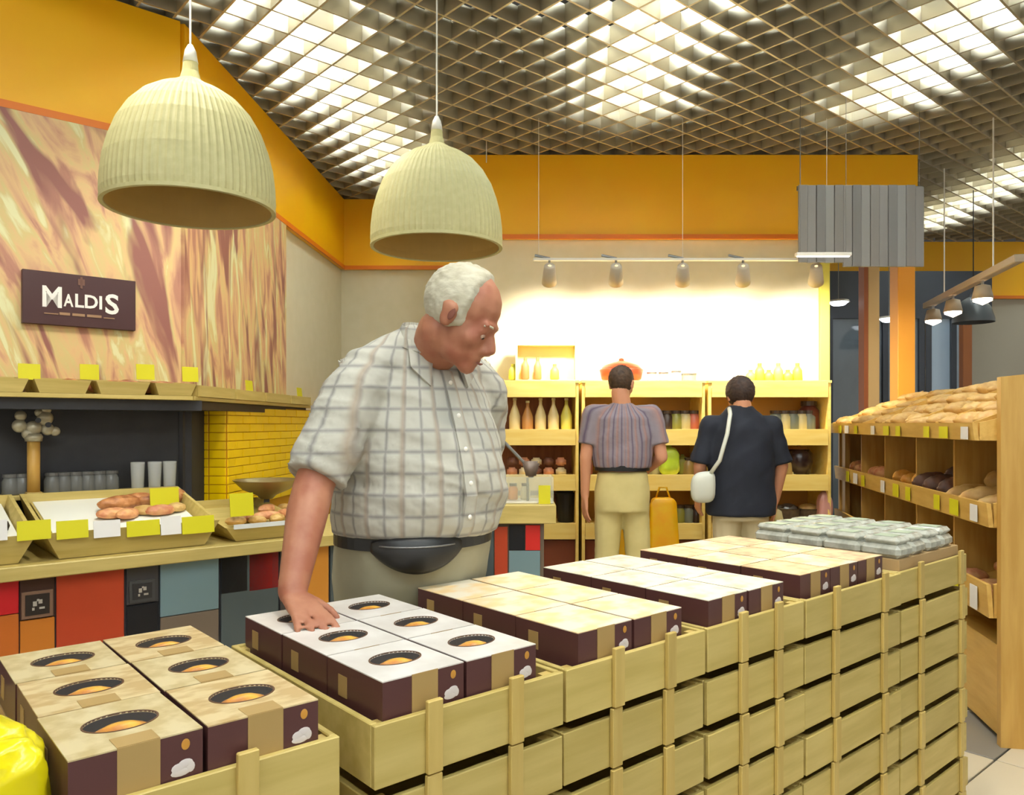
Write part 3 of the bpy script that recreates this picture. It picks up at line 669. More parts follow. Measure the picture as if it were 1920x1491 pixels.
# shelf running on past the corner along the far left wall
q0 = SHF.w(aC, 0); S2 = Frame(q0.x, q0.y, math.degrees(math.atan2(e2.y, e2.x)))
L2 = S2.a_at(583, 0)
sh2 = empty('wall_shelf', S2.w(0, 0, 0), S2.rz, 'pine wall shelf continuing past the corner above the yellow tiles', 'shelf')
MB().box(.02, L2, .0, .30, zs0, zs1, .002).build('shelf_board', WOOD, sh2)
MB().box(.06, L2-.02, .03, .26, zs0-.045, zs0-.001).build('under_rail', mat('dark_brown_rail', (60,44,28), .6), sh2)
for i in range(4):
    A0 = .05 + i*(L2-.06)/4; L_ = (L2-.06)/4 - .03
    t = empty('shelf_tray', S2.w(A0, -.012, zs1+.0005), S2.rz, 'pale pine tray on the shelf over the yellow tiles, %s along' % ORD[i], 'tray', 'trays over the yellow tiles')
    MB().box(0, L_, 0, .012, 0, .055).build('front_board', WOOD, t); MB().box(0, L_, .25, .262, 0, .055).build('back_board', WOOD, t); MB().box(0, .012, .013, .249, 0, .055).build('end_board', WOOD, t); MB().box(L_-.012, L_, .013, .249, 0, .055).build('end_board', WOOD, t); MB().box(.013, L_-.013, .013, .249, .001, .008).build('tray_bottom', WOOD, t)
    o = inst('shelf_loaf', LB[3 if i % 2 else 1], None, S2.w(A0+L_/2, .12, zs1+.01), (0,0,S2.rz), (.9,.9,1.1)); tag(o, 'pale loaf in the %s tray over the yellow tiles' % ORD[i], 'bread', 'loaves over the yellow tiles')
    x0 = 372 + i*50; 
    if i in (1, 3):
        tag(inst('price_card', cmy, None, S2.w(A0+L_*.5, .0, zs1+.056), (-.1,0,S2.rz), (.10,1,.06)), 'yellow price card over the yellow tiles, %s' % ('nearer the corner' if i == 1 else 'farther from the corner'), 'price card', 'price cards over the yellow tiles')

# ------------------------------------------------------------------ bread rack on the right
RK = Frame(2.03, 3.26, 78.8)           # x runs away from the camera, -y runs into the rack
rack = empty('bread_rack', RK.w(0, 0, 0), RK.rz, 'tall honey pine bread rack with sloping shelves at the right side of the aisle', 'bread rack')
RL = 3.02; RT = .035
MB().hexa([(-.04,-.62,0),(-.001,-.62,0),(-.001,.0,0),(-.04,.0,0)], [(-.04,-.62,1.60),(-.001,-.62,1.60),(-.001,0,1.535),(-.04,0,1.535)]).build('end_panel', WOODRV, rack)
MB().hexa([(RL,-.62,0),(RL+.04,-.62,0),(RL+.04,.0,0),(RL,.0,0)], [(RL,-.62,1.60),(RL+.04,-.62,1.60),(RL+.04,0,1.30),(RL,0,1.30)]).build('end_panel', WOODRV, rack)
for k in range(5):
    x0 = .001 + k*RL/5; x1 = x0 + RL/5 - .002
    MB().box(x0, x1, -.62, -.60, .05, 1.45).build('back_panel', WOODD, rack)
for x in (.60, 1.19, 1.84, 2.46): MB().box(x-.010, x+.010, -.56, -.035, .05, 1.26).build('divider', WOODRV, rack)
MB().box(RL-.13, RL-.002, -.05, -.015, .02, 1.27).build('front_post', WOODRV, rack)
MB().box(.0, RL, -.58, -.02, .02, .40, .003).build('base_box', WOODR, rack)
SHV = [(1.270, 1.345, 1.575, .085, -.56), (.905, 1.005, 1.17, .03, -.56), (.525, .665, .80, .03, -.56)]
for zi, (zl, zh, zb_, yf, yb_) in enumerate(SHV):
    n_ = 1
    MB().hexa([(0.0,yf-.018,zl),(RL,yf-.018,zl),(RL,yf,zl),(0,yf,zl)], [(0,yf-.018+.01,zh),(RL,yf-.008,zh),(RL,yf+.01,zh),(0,yf+.01,zh)]).build('front_lip', WOODR, rack)
    MB().hexa([(0,yb_,zb_-.06),(RL,yb_,zb_-.06),(RL,yf-.019,zl),(0,yf-.019,zl)], [(0,yb_,zb_-.045),(RL,yb_,zb_-.045),(RL,yf-.019,zl+.015),(0,yf-.019,zl+.015)]).build('sloping_shelf', WOODR, rack)
    MB().hexa([(0.001,yf-.3,zl-.0),(.018,yf-.3,zl),(.018,yf-.02,zl),(.001,yf-.02,zl)], [(0.001,yf-.3,zh+.07),(.018,yf-.3,zh+.07),(.018,yf-.02,zh),(.001,yf-.02,zh)]).build('tray_end', WOODR, rack)
    if zi == 0:
        for k in range(7):
            x = .06 + k*.48
            MB().hexa([(x,-.50,zb_-.08),(x+.014,-.50,zb_-.08),(x+.014,yf-.02,zl+.016),(x,yf-.02,zl+.016)], [(x,-.50,zb_-.01),(x+.014,-.50,zb_-.01),(x+.014,yf-.02,zh+.004),(x,yf-.02,zh+.004)]).build('top_divider', WOODR, rack)
    for k in range(12):
        x = .10 + k*.245 + random.uniform(-.03,.03)
        if k % 4 == 3: continue
        o = inst('price_card', cmy if k % 3 else cmw, None, RK.w(x, yf+.014, zl + (.012 if zi else .004)), (0, 0, RK.rz + math.pi), (.075 + .03*(k % 2), 1, (zh-zl)*.72)); tag(o, '%s price card on the bread rack %s lip, %s from the near end' % ('yellow' if k % 3 else 'white', ['top', 'middle', 'lower'][zi], ORD[k]), 'price card', 'price cards on the bread rack')
RB = [loaf_mesh(.24,.10,.085,BR2,5), loaf_mesh(.18,.09,.075,BR2,6), loaf_mesh(.13,.09,.065,bread_mat('orange_crust',(206,132,40),(226,166,70)),7), loaf_mesh(.22,.09,.08,BR3,8), loaf_mesh(.26,.07,.06,BR2,9), loaf_mesh(.15,.10,.07,BR4,10)]
for zi, (zl, zh, zb_, yf, yb_) in enumerate(SHV):
    cnt = 0
    rowsb = 4 if zi == 0 else 3
    for k in range(15):
        for j in range(rowsb):
            if zi == 2 and k > 8: continue
            x = .12 + k*(.195 if zi != 1 else .19) + random.uniform(-.02,.02); fy = .12 + j*.155
            y = yf - fy; t_ = (yf-.019 - y)/(yf-.019-yb_); z = zl+.016 + t_*(zb_-.045-zl-.015)
            xx = x
            if any(abs(xx - d) < .052 for d in (0, .60, 1.19, 1.84, 2.46, RL)): continue
            if zi == 0: mk = 0 if random.random() < .3 else (1 if random.random() < .7 else 4)
            elif zi == 1: mk = 0 if x < .6 else (3 if x < 1.19 else (2 if x < 1.84 else 5))
            else: mk = 5 if x < .6 else 1
            if zi == 1 and j == 0 and x < .6: mk = 4
            mk_m = RB[mk]
            o = inst('rack_loaf', mk_m, None, RK.w(x, y, z+.002 + (.012 if zi == 1 else 0)), (0, 0, RK.rz + R(90) + random.uniform(-.3,.3)), (1,1,random.uniform(.9,1.2) * (1.45 if zi == 1 else 1)))
            colr = ['tan long', 'tan round', 'orange', 'dark brown', 'slender tan', 'rosy'][mk]
            tag(o, '%s loaf on the bread rack %s shelf, %s along, %s row' % (colr, ['top', 'middle', 'lower'][zi], ORD[k], ['front', 'second', 'third', 'rear'][j]), 'bread', 'loaves on the bread rack')
GSC = mat('black_slate', (40,42,40), .5)
for k, (x, y) in enumerate(((1.55,-.10),(2.0,-.12))):
    pass

# ------------------------------------------------------------------ back shelving
XB = lambda px, Y=5.65: (px-CX)/F*Y
ZBk = lambda py, Y=5.65: CH-(py-HY)/F*Y
UN = [('left', -.42, XB(1088)-.012), ('middle', XB(1088)+.012, XB(1325)-.012), ('right', XB(1325)+.012, XB(1558))]
SZ = [ZBk(718), ZBk(808), ZBk(893), ZBk(984)]
LEMON = mat('bright_pine', (244,208,108), .45, rgb2=(250,220,128), scale=(3,24,24), nscale=1.2, rnd=.04)
for un, x0, x1 in UN:
    u = empty('wall_shelving', (x0, 5.65, 0), 0, 'bright pine shelving unit against the lit back wall, %s of three' % un, 'shelving unit', 'shelving units at the back wall')
    W_ = x1-x0
    MB().box(0,.022,0,.40,0,SZ[0]-.001).build('side_panel', LEMON, u); MB().box(W_-.022,W_,0,.40,0,SZ[0]-.001).build('side_panel', LEMON, u)
    for k, z in enumerate(SZ):
        MB().box(.023,W_-.023,.0,.40,z-.018,z,.001).build('shelf_board', LEMON, u) if k else MB().box(-.004,W_+.004,-.01,.40,z,z+.018,.001).build('shelf_board', LEMON, u)
        MB().box(.0235,W_-.0235,-.014,-.0005,z-.105,z+.012,.001).build('front_fascia', LEMON, u)
    MB().box(.023,W_-.023,.385,.40,.05,SZ[0]-.02).build('back_panel', WOODD if un == 'left' else mat('warm_back', (216,164,84), .6), u)
    MB().box(.023,W_-.023,.05,.36,.02,SZ[3]-.12).build('plinth', mat('russet_plinth', (136,66,34), .5), u)
JARC = [((112,70,40),'brown'), ((60,44,38),'dark brown'), ((176,150,90),'tan'), ((210,200,150),'cream'), ((120,128,118),'grey'), ((196,110,90),'rosy'), ((150,150,70),'olive')]
def prod_jar(r, h, c, nm):
    m = mat('product_'+nm.replace(' ','_'), c, .3, rnd=.05)
    return (MB().lathe([(r*.92,0),(r,.01),(r,h*.68),(r*.7,h*.8),(r*.7,h*.84)], 14).mesh('jar_body', m, True), MB().lathe([(r*.76,h*.84),(r*.76,h)], 14).mesh('jar_lid', mat('jar_lid_dark', (70,56,44), .4)))
def prod_bottle(r, h, c, nm):
    m = mat('bottle_'+nm.replace(' ','_'), c, .25, rnd=.05)
    return (MB().lathe([(r*.95,0),(r,.01),(r,h*.45),(r*.75,h*.6),(r*.3,h*.8),(r*.28,h*.93)], 14).mesh('bottle_body', m, True), MB().lathe([(r*.34,h*.93),(r*.34,h)], 12).mesh('cap', mat('bottle_cap', (226,214,150), .4)))
JB = [(prod_jar(.045,.13,c,n_), n_) for c, n_ in JARC]
def put(pair, x, y, z, name, label, cat, grp, sc=1):
    t = empty(name, (x, y, z), random.random(), label, cat, grp); t.scale = (sc, sc, sc)
    inst(pair[0].name.split('.')[0], pair[0], t); inst(pair[1].name.split('.')[0], pair[1], t)
# left unit, upper compartment: pale pointed bottles; next: small packages
BT = [prod_bottle(.042,.24,(226,206,150),'cream'), prod_bottle(.042,.24,(214,206,96),'lime'), prod_bottle(.042,.22,(196,140,80),'amber')]
x = .02; k = 0
while x < XB(1078):
    i = 1 if x > XB(1040) else (2 if k == 1 else 0)
    put(BT[i], x, 5.73, SZ[1], 'bottle', '%s bottle on the second shelf behind the man, %s from the man' % (['cream','lime green','amber'][i], ORD[k]), 'bottle', 'bottles in the left unit'); x += .095; k += 1
g_ = 'small packages in the left unit'
PB = [mat('pack_rose', (206,140,104), .5, rnd=.1), mat('pack_brown', (120,76,58), .5, rnd=.1), mat('pack_cream', (226,206,160), .5)]
k = 0; x = .0
while x < XB(1074):
    for lv in range(2):
        w_ = .075; h_ = .07
        bm = bmesh.new(); bmesh.ops.create_cube(bm, size=1); bmesh.ops.bevel(bm, geom=list(bm.edges), offset=.18, segments=2, affect='EDGES')
        for v in bm.verts: v.co = Vector((v.co.x*w_, v.co.y*.12, (v.co.z+.5)*h_*(1-.5*abs(v.co.x))))
        o = MB().bm(bm).build('food_pack', PB[(k*2+lv) % 3], loc=(x, 5.75+.01*lv, SZ[2]+lv*(h_+.001)), smooth=True)
        tag(o, '%s food packet on the third shelf behind the man, %s %s' % (['rosy','brown','cream'][(k*2+lv) % 3], ORD[k], ['at the bottom','on top'][lv]), 'food packet', g_)
    x += .09; k += 1
bk = empty('black_basket', (XB(1064), 5.82, SZ[3]), 0, 'black tapered basket on the lowest shelf just left of the man in striped shirt', 'basket')
MB().lathe([(.055,0),(.06,.004),(.085,.21),(.092,.215),(.092,.225),(.082,.225),(.058,.01),(0,.008)], 28, caps=False).build('bowl', BLACKP, bk)
MB().lathe([(.0,.19),(.08,.19)], 24, caps=False).build('filling', mat('dark_green_fill', (44,56,36), .7), bk)
# middle unit
def row_things(px_list, zi, y=5.78, side='middle', lab='jar', grp=None, kinds=None, sc=1.0, top=False):
    for k, px in enumerate(px_list):
        i = kinds[k % len(kinds)]; z = SZ[zi] + (.0185 if zi == 0 else 0)
        put(JB[i][0], XB(px, y), y, z, 'jar', '%s jar on the %s shelf of the %s unit, %s from the left' % (JB[i][1], ['top','second','third','lowest'][zi], side, ORD[k]), 'jar', 'jars in the %s unit' % side, sc)
row_things([1103,1118,1233,1250,1267,1284,1301,1315], 1, kinds=[2,0,0,1,6,3,5,2], sc=1.15)
row_things([1100,1228,1290,1312], 2, kinds=[5,3,2,0], sc=1.0)
row_things([1274,1290,1306], 3, kinds=[6,4,1], sc=1.0)
row_things([1454,1470,1486,1502,1516], 1, side='right', kinds=[4,3,4,3], sc=1.15)
row_things([1340,1356,1462,1476,1489], 2, side='right', kinds=[5,3,5,2,3], sc=1.0)
row_things([1462,1478], 3, side='right', kinds=[3,4], sc=1.0)
def sack(name, x, y, z, w_, d_, h_, m, lab, cat, sd=1, top=.6):
    bm = bmesh.new(); bmesh.ops.create_icosphere(bm, subdivisions=4, radius=1)
    for v in bm.verts:
        n_ = v.co.copy(); r = 1 + .12*noise.noise(n_*2.5 + Vector((sd,0,0)))
        k_ = 1 - (1-top)*max(0, n_.z)**2
        v.co = Vector((w_/2*r*k_*math.copysign(abs(n_.x)**.6, n_.x), d_/2*r*k_*math.copysign(abs(n_.y)**.6, n_.y), h_/2*(1 + math.copysign(abs(n_.z)**.6, n_.z))))
    t = empty(name, (x, y, z), 0, lab, cat)
    MB().bm(bm).build('body', m, t, smooth=True)
    MB().box(-w_*.12, w_*.12, -.006, .006, h_*.97, h_*1.1, .002).build('closure', m, t); return t
GRN = mat('lime_package', (190,214,50), .35, rgb2=(206,224,80), scale=(12,12,12)); ORB = mat('orange_yellow_bag', (250,176,12), .35, rgb2=(250,196,20), scale=(10,10,10))
sack('lime_package', XB(1258), 5.72, SZ[2], .15, .12, .21, GRN, 'lime green package on the third shelf between the two shoppers', 'package', 2, .8)
sack('lime_package', XB(1288), 5.80, SZ[2], .09, .09, .14, mat('olive_pack', (160,160,70), .4), 'smaller olive package right of the lime green package', 'package', 3, .8)
# orange bag carried by the man in the striped shirt, another between his legs standing on the lowest shelf
def carrier(x, y, z, w_, d_, h_, lab, sd):
    bm = bmesh.new(); bmesh.ops.create_icosphere(bm, subdivisions=4, radius=1)
    for v in bm.verts:
        n_ = v.co.copy(); c_ = Vector([math.copysign(abs(q)**.35, q) for q in n_]); r = 1 + .10*noise.noise(n_*2.2 + Vector((sd,0,0)))
        v.co = Vector((w_/2*r*c_.x*(1-.10*c_.z), d_/2*r*c_.y*(1-.35*max(0,c_.z)), h_/2*(1+c_.z)))
    t = empty('orange_bag', (x, y, z), 0, lab, 'bag')
    MB().bm(bm).build('body', ORB, t, smooth=True)
    MB().tube([(-w_*.25,0,h_*.97),(-w_*.12,0,h_*1.16),(w_*.12,0,h_*1.16),(w_*.25,0,h_*.97)], .007, 6).build('handle', ORB, t, smooth=True)
carrier(XB(1243,5.3), 5.3, .42, .20, .10, .42, 'orange yellow carrier bag hanging beside the man in striped shirt', 4)
carrier(XB(1166,5.40), 5.40, .0, .17, .10, .70, 'tall orange yellow bag seen between the legs of the man in striped shirt', 5)
# right unit special pieces
DP_ = mat('dark_pot_glaze', (52,36,34), .2)
pt = empty('dark_pot', (XB(1512), 5.80, SZ[2]), 0, 'large dark glazed round pot on the third shelf by the bread rack', 'pot')
MB().lathe([(.06,0),(.085,.01),(.10,.10),(.095,.16),(.075,.19)], 28).build('pot_body', DP_, pt, smooth=True); MB().lathe([(.078,.191),(.05,.205),(.015,.21),(.015,.225),(.02,.235),(0,.24)], 24, caps=False).build('pot_lid', mat('pot_lid_tan', (178,128,86), .4), pt, smooth=True)
put(prod_jar(.075,.22,(96,44,34),'maroon large'), XB(1533), 5.82, SZ[1], 'storage_jar', 'large maroon storage jar on the second shelf by the rack', 'jar', None)
for k, px in enumerate((1490, 1530)):
    b_ = empty('wicker_basket', (XB(px), 5.80, SZ[3]), 0, 'dark basket with bread on the lowest shelf, %s of the right unit pair' % ['left one', 'right one'][k], 'basket', 'dark baskets in the right unit')
    MB().lathe([(.075,0),(.095,.10),(.10,.105),(.09,.105),(.07,.012),(0,.01)], 22, caps=False, sx=1.0).build('basket_body', mat('dark_wicker', (74,60,48), .7, rgb2=(92,76,58), scale=(40,40,40)), b_)
    MB().ell((0,0,.10), (.075,.06,.04)).build('contents', BR2 if k else GREYM, b_, smooth=True)
sack('pink_bag', XB(1551), 5.70, SZ[3], .10, .10, .24, mat('pink_film', (206,150,140), .3), 'pink tied bag at the right end of the lowest back shelf', 'bag', 9, .6)
# top of the shelves
pw = empty('picture_box', (XB(1024,5.85), 5.85, SZ[0]+.019), 0, 'pale cream open crate display with small orange goods on top of left unit', 'display box')
CRM = mat('cream_display', (240,226,160), .6)
MB().box(-.23,.23,.06,.07,0,.33).build('back_board', CRM, pw); MB().box(-.23,-.215,-.05,.06,0,.33).build('side_board', CRM, pw); MB().box(.215,.23,-.05,.06,0,.33).build('side_board', CRM, pw); MB().box(-.214,.214,-.05,.06,0,.012).build('bottom_board', CRM, pw); MB().box(-.214,.214,-.04,.06,.27,.282).build('top_board', CRM, pw)
SALM = mat('salmon_goods', (226,130,84), .5); OLV = mat('yellow_green_goods', (208,206,80), .5)
def wedge(x, w_, h_, m, name, lab, cat, y=5.86, grp=None, z0=None, parts=2):
    t = empty(name, (x, y, SZ[0]+.019 if z0 is None else z0), 0, lab, cat, grp)
    MB().lathe([(w_*.32,0),(w_*.5,.01),(w_*.46,h_*.6),(w_*.2,h_*.85)], 18).build('body', m, t, smooth=True)
    MB().lathe([(w_*.21,h_*.85),(w_*.21,h_)], 14).build('top', m, t); return t
for k, px in enumerate((985, 1008)): wedge(XB(px,5.86), .06, .17, SALM, 'small_bottle', 'salmon bottle in the cream display box, %s' % ['left one', 'right one'][k], 'bottle', z0=SZ[0]+.0325, grp='salmon bottles')
for k, px in enumerate((962, 1040)): wedge(XB(px,5.86), .07, .12, OLV, 'small_bottle', 'yellow green flask in the cream display box, %s end' % ['left', 'right'][k], 'bottle', z0=SZ[0]+.0325, grp='yellow green flasks')
rb = empty('red_casserole', (XB(1165,5.88), 5.88, SZ[0]+.019), 0, 'orange red rounded casserole on the top shelf behind the dark-haired man', 'casserole')  # lidded enamel casserole
MB().lathe([(.12,0),(.15,.02),(.165,.09),(.15,.10)], 28).build('pot_body', mat('orange_red_enamel', (196,48,18), .35), rb, smooth=True); MB().lathe([(.152,.101),(.13,.125),(.06,.15),(.02,.16),(.02,.175),(0,.18)], 28, caps=False).build('pot_lid', _M['orange_red_enamel'], rb, smooth=True)
for k, (px, w_, h_, c, nm) in enumerate(((1222,.07,.06,(236,214,196),'pale'), (1244,.07,.06,(232,190,170),'pinkish'), (1268,.07,.07,(214,206,200),'light grey'), (1292,.11,.05,(150,140,126),'grey'))):
    t = empty('tin', (XB(px,5.85), 5.85, SZ[0]+.019), 0, '%s low tin on the top shelf right of the orange red casserole' % nm, 'tin')
    MB().lathe([(w_/2,0),(w_/2,h_)], 18).build('can', mat('tin_'+nm.replace(' ','_'), c, .4), t); MB().lathe([(w_/2+.003,h_+.0005),(w_/2+.003,h_+.012)], 18).build('tin_lid', GREYM, t)
for k, px in enumerate((1408, 1425, 1442, 1460, 1478, 1496)): wedge(XB(px,5.85), .075, .09 + .05*(k % 2), mat('lime_yellow_goods', (222,206,60), .5) if k % 3 else mat('light_green_goods', (170,196,80), .5), 'small_bottle', 'yellow green squat bottle on the top shelf near the lit wall edge, %s' % ORD[k], 'bottle', grp='squat bottles on the right unit')

# ------------------------------------------------------------------ spots on the back wall
def spot_lamp(px, py, Y, lab, grp, aim, energy, rail):
    p = P(px, py, Y)
    t = empty('spot_lamp', p, 0, lab, 'spot lamp', grp)
    d = (Vector(aim) - p).normalized(); q = d.to_track_quat('-Z', 'Y')
    h = MB().lathe([(.012,.10),(.038,.095),(.048,.0),(.052,-.05),(.046,-.05),(.042,.0)], 18, caps=False).build('head', mat('pale_spot_enamel', (190,178,158), .5), t, smooth=True); h.rotation_mode = 'QUATERNION'; h.rotation_quaternion = q
    e = MB().lathe([(0,-.030),(.044,-.030)], 18, caps=False).build('lens', mat('spot_glow', (255,246,226), .4, emit=14), t); e.rotation_mode = 'QUATERNION'; e.rotation_quaternion = q
    MB().tube([(0,0,.03),(0,.0,.13),(-.10 if rail else 0,.0,.15)], .010).build('bracket', GREYM, t)
    if energy:
        l = bpy.data.lights.new('spot_light', 'SPOT'); l.energy = energy; l.spot_size = R(105); l.spot_blend = .8; l.color = (1, .93, .80); l.shadow_soft_size = .05
        lo = bpy.data.objects.new('spot_light', l); COL.objects.link(lo); lo.location = p + d*.06; lo.rotation_euler = q.to_euler()
    return t
for k, px in enumerate((1030, 1155, 1280, 1393, 1530)):
    spot_lamp(px, 520, 5.35, 'grey spot lamp before the bright back wall, %s of five from the man' % ORD[k], 'spot lamps at the back wall', (XB(px,6.1) - .02, 6.1, 1.72), SPOT_E, True)
for k, (x, y, tx, ty, nm) in enumerate(((.05,1.25,-.05,1.45,'first stack'), (.85,1.9,.75,2.2,'third stack'), (1.35,2.65,1.3,2.9,'last stack'), (-1.25,2.3,-1.75,3.2,'long middle tray'), (-.75,3.05,-1.1,4.3,'small tray'), (1.35,3.3,2.1,4.4,'bread rack'))):  # lamps added out of view for directional light and bright box tops
    p_ = Vector((x, y, 3.34)); py_ = HY - (3.34-CH)/y*F; px_ = CX + x/y*F
    t = spot_lamp(px_, py_, y, 'added unseen spot lamp under the grid ceiling above the ' + nm, 'added spot lamps above the stacks', (tx, ty, .95), DOWN_E, False)
tr = MB().box(XB(1000,5.35), XB(1560,5.35), 5.33, 5.37, CH + (HY-489)/F*5.35, CH + (HY-485)/F*5.35, .001)
tb = empty('lamp_track', (0,0,0), 0, 'thin pale track carrying the five spot lamps at the back wall', 'lamp track'); tr.build('rail', WHITEM, tb)
for px in (1010, 1280, 1550):
    MB().lathe([(.0018, 0), (.0018, ZC - .0 - (CH + (HY-483)/F*5.35))], 6).build('suspension_wire', WHITEM, tb, loc=(XB(px,5.35), 5.35, CH + (HY-483)/F*5.35))
# hanging grey corrugated panel
hp = empty('slatted_screen', P(1497, 500, 5.2), 0, 'grey panel of vertical slats hanging before the orange band', 'hanging panel')
X0 = P(1497,500,5.2).x; Wp = P(1733,500,5.2).x - X0; Zp0 = P(0,500,5.2).z; Hp = P(0,347,5.2).z - Zp0
nS = 14; GR = [mat('panel_grey_%d' % i, c, .5) for i, c in enumerate(((128,124,120),(140,139,136),(120,118,116),(134,131,128)))]
for k in range(nS):
    xa = Wp*k/nS; top = Hp if k < nS-1 else Hp*.98; bot = (.025*5.2/5 if k < 5 else 0)
    MB().box(xa+.0008, xa+Wp/nS-.0008, -.006 + .006*(k % 2), .012 + .006*(k % 2), bot, top, .002).build('slat', GR[k*7 % 4], hp)
MB().box(0, Wp, .021, .035, Hp-.03, Hp).build('back_rail', GREYM, hp)
for x in (.02, Wp-.02): MB().lathe([(.002,Hp),(.002, ZC - Zp0)], 6).build('suspension_wire', GREYM, hp, loc=(x, .025, 0))
ll = empty('linear_lamp', P(1492, 480, 5.0), 0, 'thin white linear lamp hanging before the grey panel', 'linear lamp')
Wl = P(1595,480,5.0).x - P(1492,480,5.0).x
MB().box(0, Wl, -.02, .02, 0, .02, .002).build('housing', WHITEM, ll); MB().box(.01, Wl-.01, -.012, .012, -.006, -.0005).build('diffuser', mat('soft_glow', (255,250,240), .4, emit=3), ll)
for x in (.03, Wl-.03): MB().lathe([(.0018,.02),(.0018, ZC - P(1492,480,5.0).z)], 6).build('suspension_wire', GREYM, ll, loc=(x, 0, 0))
# columns
oc = P(1700,0,6.3)
tag(MB().box(oc.x-.07, oc.x+.07, 6.30, 6.44, 0, ZB-.002, .004).build('orange_column', mat('orange_column_paint', (250,170,52), .4)), 'bright orange square column under the orange band by the rack', 'column')
oc = P(1637,0,7.4)
pc = empty('wooden_column', (oc.x, 7.4, 0), 0, 'pale wooden column with a darker edge left of the orange column', 'column')
MB().box(-.045,.062,0,.12,0,ZC,.004).build('post', mat('pale_post', (218,180,118), .5), pc); MB().box(-.085,-.047,.0,.12,0,ZC).build('edge_strip', mat('rust_edge', (164,88,40), .5), pc)
# glazed partition far right
gp = empty('glazed_partition', (P(1553,0,8.2).x, 8.2, 0), 0, 'dark framed glazed partition beyond the orange column', 'partition')
Wg = P(1860,0,8.2).x - gp.location.x; XG = lambda px: P(px,0,8.2).x - gp.location.x
FRM = mat('slate_frame', (58,64,74), .5); GLZ = mat('grey_blue_glass', (112,124,134), .08, rgb2=(96,108,116), scale=(2,2,1))
MB().box(0, Wg, 0, .06, 2.45, 2.95).build('header', FRM, gp)
for px in (1556, 1625, 1660, 1728, 1741, 1788, 1812): MB().box(XG(px)-.03, XG(px)+.03, -.01, .07, 0, 2.449, .003).build('mullion', FRM, gp)
for a_, b_, m_ in ((1562,1620,GLZ),(1632,1655,GLZ),(1667,1722,GLZ),(1748,1782,mat('pale_blue_glass',(168,190,212),.15)),(1794,1806,mat('pale_blue_glass',(168,190,212),.15))): MB().box(XG(a_)-.005, XG(b_)+.005, .02, .03, .05, 2.449).build('pane', m_, gp)  # the last two panes are a paler blue
MB().box(XG(1730)+.03, XG(1741)-.03+.0, .0, .05, 0, 2.449).build('pale_strip', mat('grey_strip', (150,146,134), .6), gp)
tag(MB().box(P(1806,0,8.0).x, P(1823,0,8.0).x, 8.0, 8.08, 0, P(0,595,8.0).z, .004).build('brown_post', mat('brown_post', (146,84,36), .5)), 'brown wooden post beside the far beige wall', 'post')
# domed dark lamp, three spot track on the right
dl = empty('dome_lamp', P(1825, 605, 7.0), 0, 'dark slate dome pendant lamp in front of the far beige wall', 'pendant lamp')
MB().lathe([(.17,0),(.17,.03),(.14,.13),(.09,.20),(.03,.235),(.02,.27)], 28, caps=False).build('shade', mat('slate_shade', (70,76,80), .4), dl, smooth=True); MB().lathe([(.005,.27),(.005,ZC-dl.location.z)], 6).build('cord', BLACKP, dl)
ta, tb_ = P(1737, 545, 6.9), P(1912, 492, 4.9)
tk = empty('lamp_track', ta, 0, 'pale ceiling track sloping into the distance with three glowing spots', 'lamp track')
zt_ = 2.36
tv = tb_ - ta; tv.z = 0; ta.z = zt_; tk.location = ta; Lt = tv.length
q = MB().box(0, Lt, -.03, .03, 0, .05, .004).build('rail', mat('track_beige', (176,160,136), .4), tk); q.rotation_euler.z = math.atan2(tv.y, tv.x)
for f_ in (.25, .78): MB().lathe([(.006,.05),(.006, ZC - zt_)], 6).build('suspension_wire', WHITEM, tk, loc=(tv.x*f_, tv.y*f_, 0))
SG2 = mat('strong_spot_glow', (255,232,206), .4, emit=9)
for k, f_ in enumerate((.10, .36, .68)):
    p = ta + tv*f_; t = empty('spot_lamp', (p.x, p.y, zt_-.10), 0, 'glowing cream spot lamp under the far track, %s' % ['farthest of three', 'middle of three', 'nearest of three'][k], 'spot lamp', 'glowing spots on the far track')
    MB().lathe([(.02,.07),(.05,.06),(.07,-.03),(.06,-.03)], 18, caps=False).build('head', mat('track_beige', (176,160,136), .4), t, smooth=True)
    MB().lathe([(.0,-.02),(.062,-.02),(.062,-.045),(0,-.075)], 18, caps=False).build('lens', SG2, t, smooth=True); MB().lathe([(.01,.06),(.01,.0995)], 8).build('bracket', GREYM, t)
for k, (px, py) in enumerate(((1572,567),(1667,598))):
    t = empty('far_downlight', P(px, py, 7.9), 0, 'small bright far lamp seen through the glazing, %s' % ['beside the lit wall', 'beside the pale wooden column'][k], 'ceiling lamp')
    MB().lathe([(.02,.03),(.10,.02),(.11,0)], 18).build('cap', WHITEM, t); MB().lathe([(.095,-.001),(.06,-.03),(0,-.035)], 18, caps=False).build('lens', mat('cool_spot_glow', (240,248,255), .4, emit=6), t)
    MB().lathe([(.004,.03),(.004,ZC-t.location.z)], 6).build('wire', GREYM, t)
# bare wire and thin edge rod by the band's end
tag(MB().lathe([(.004,0),(.004,.45)], 6).build('hanging_wire', WHITEM, loc=(P(912,0,5.9).x, 5.9, ZC-.12)), 'short thin pale wire hanging beside the second pendant lamp', 'wire')

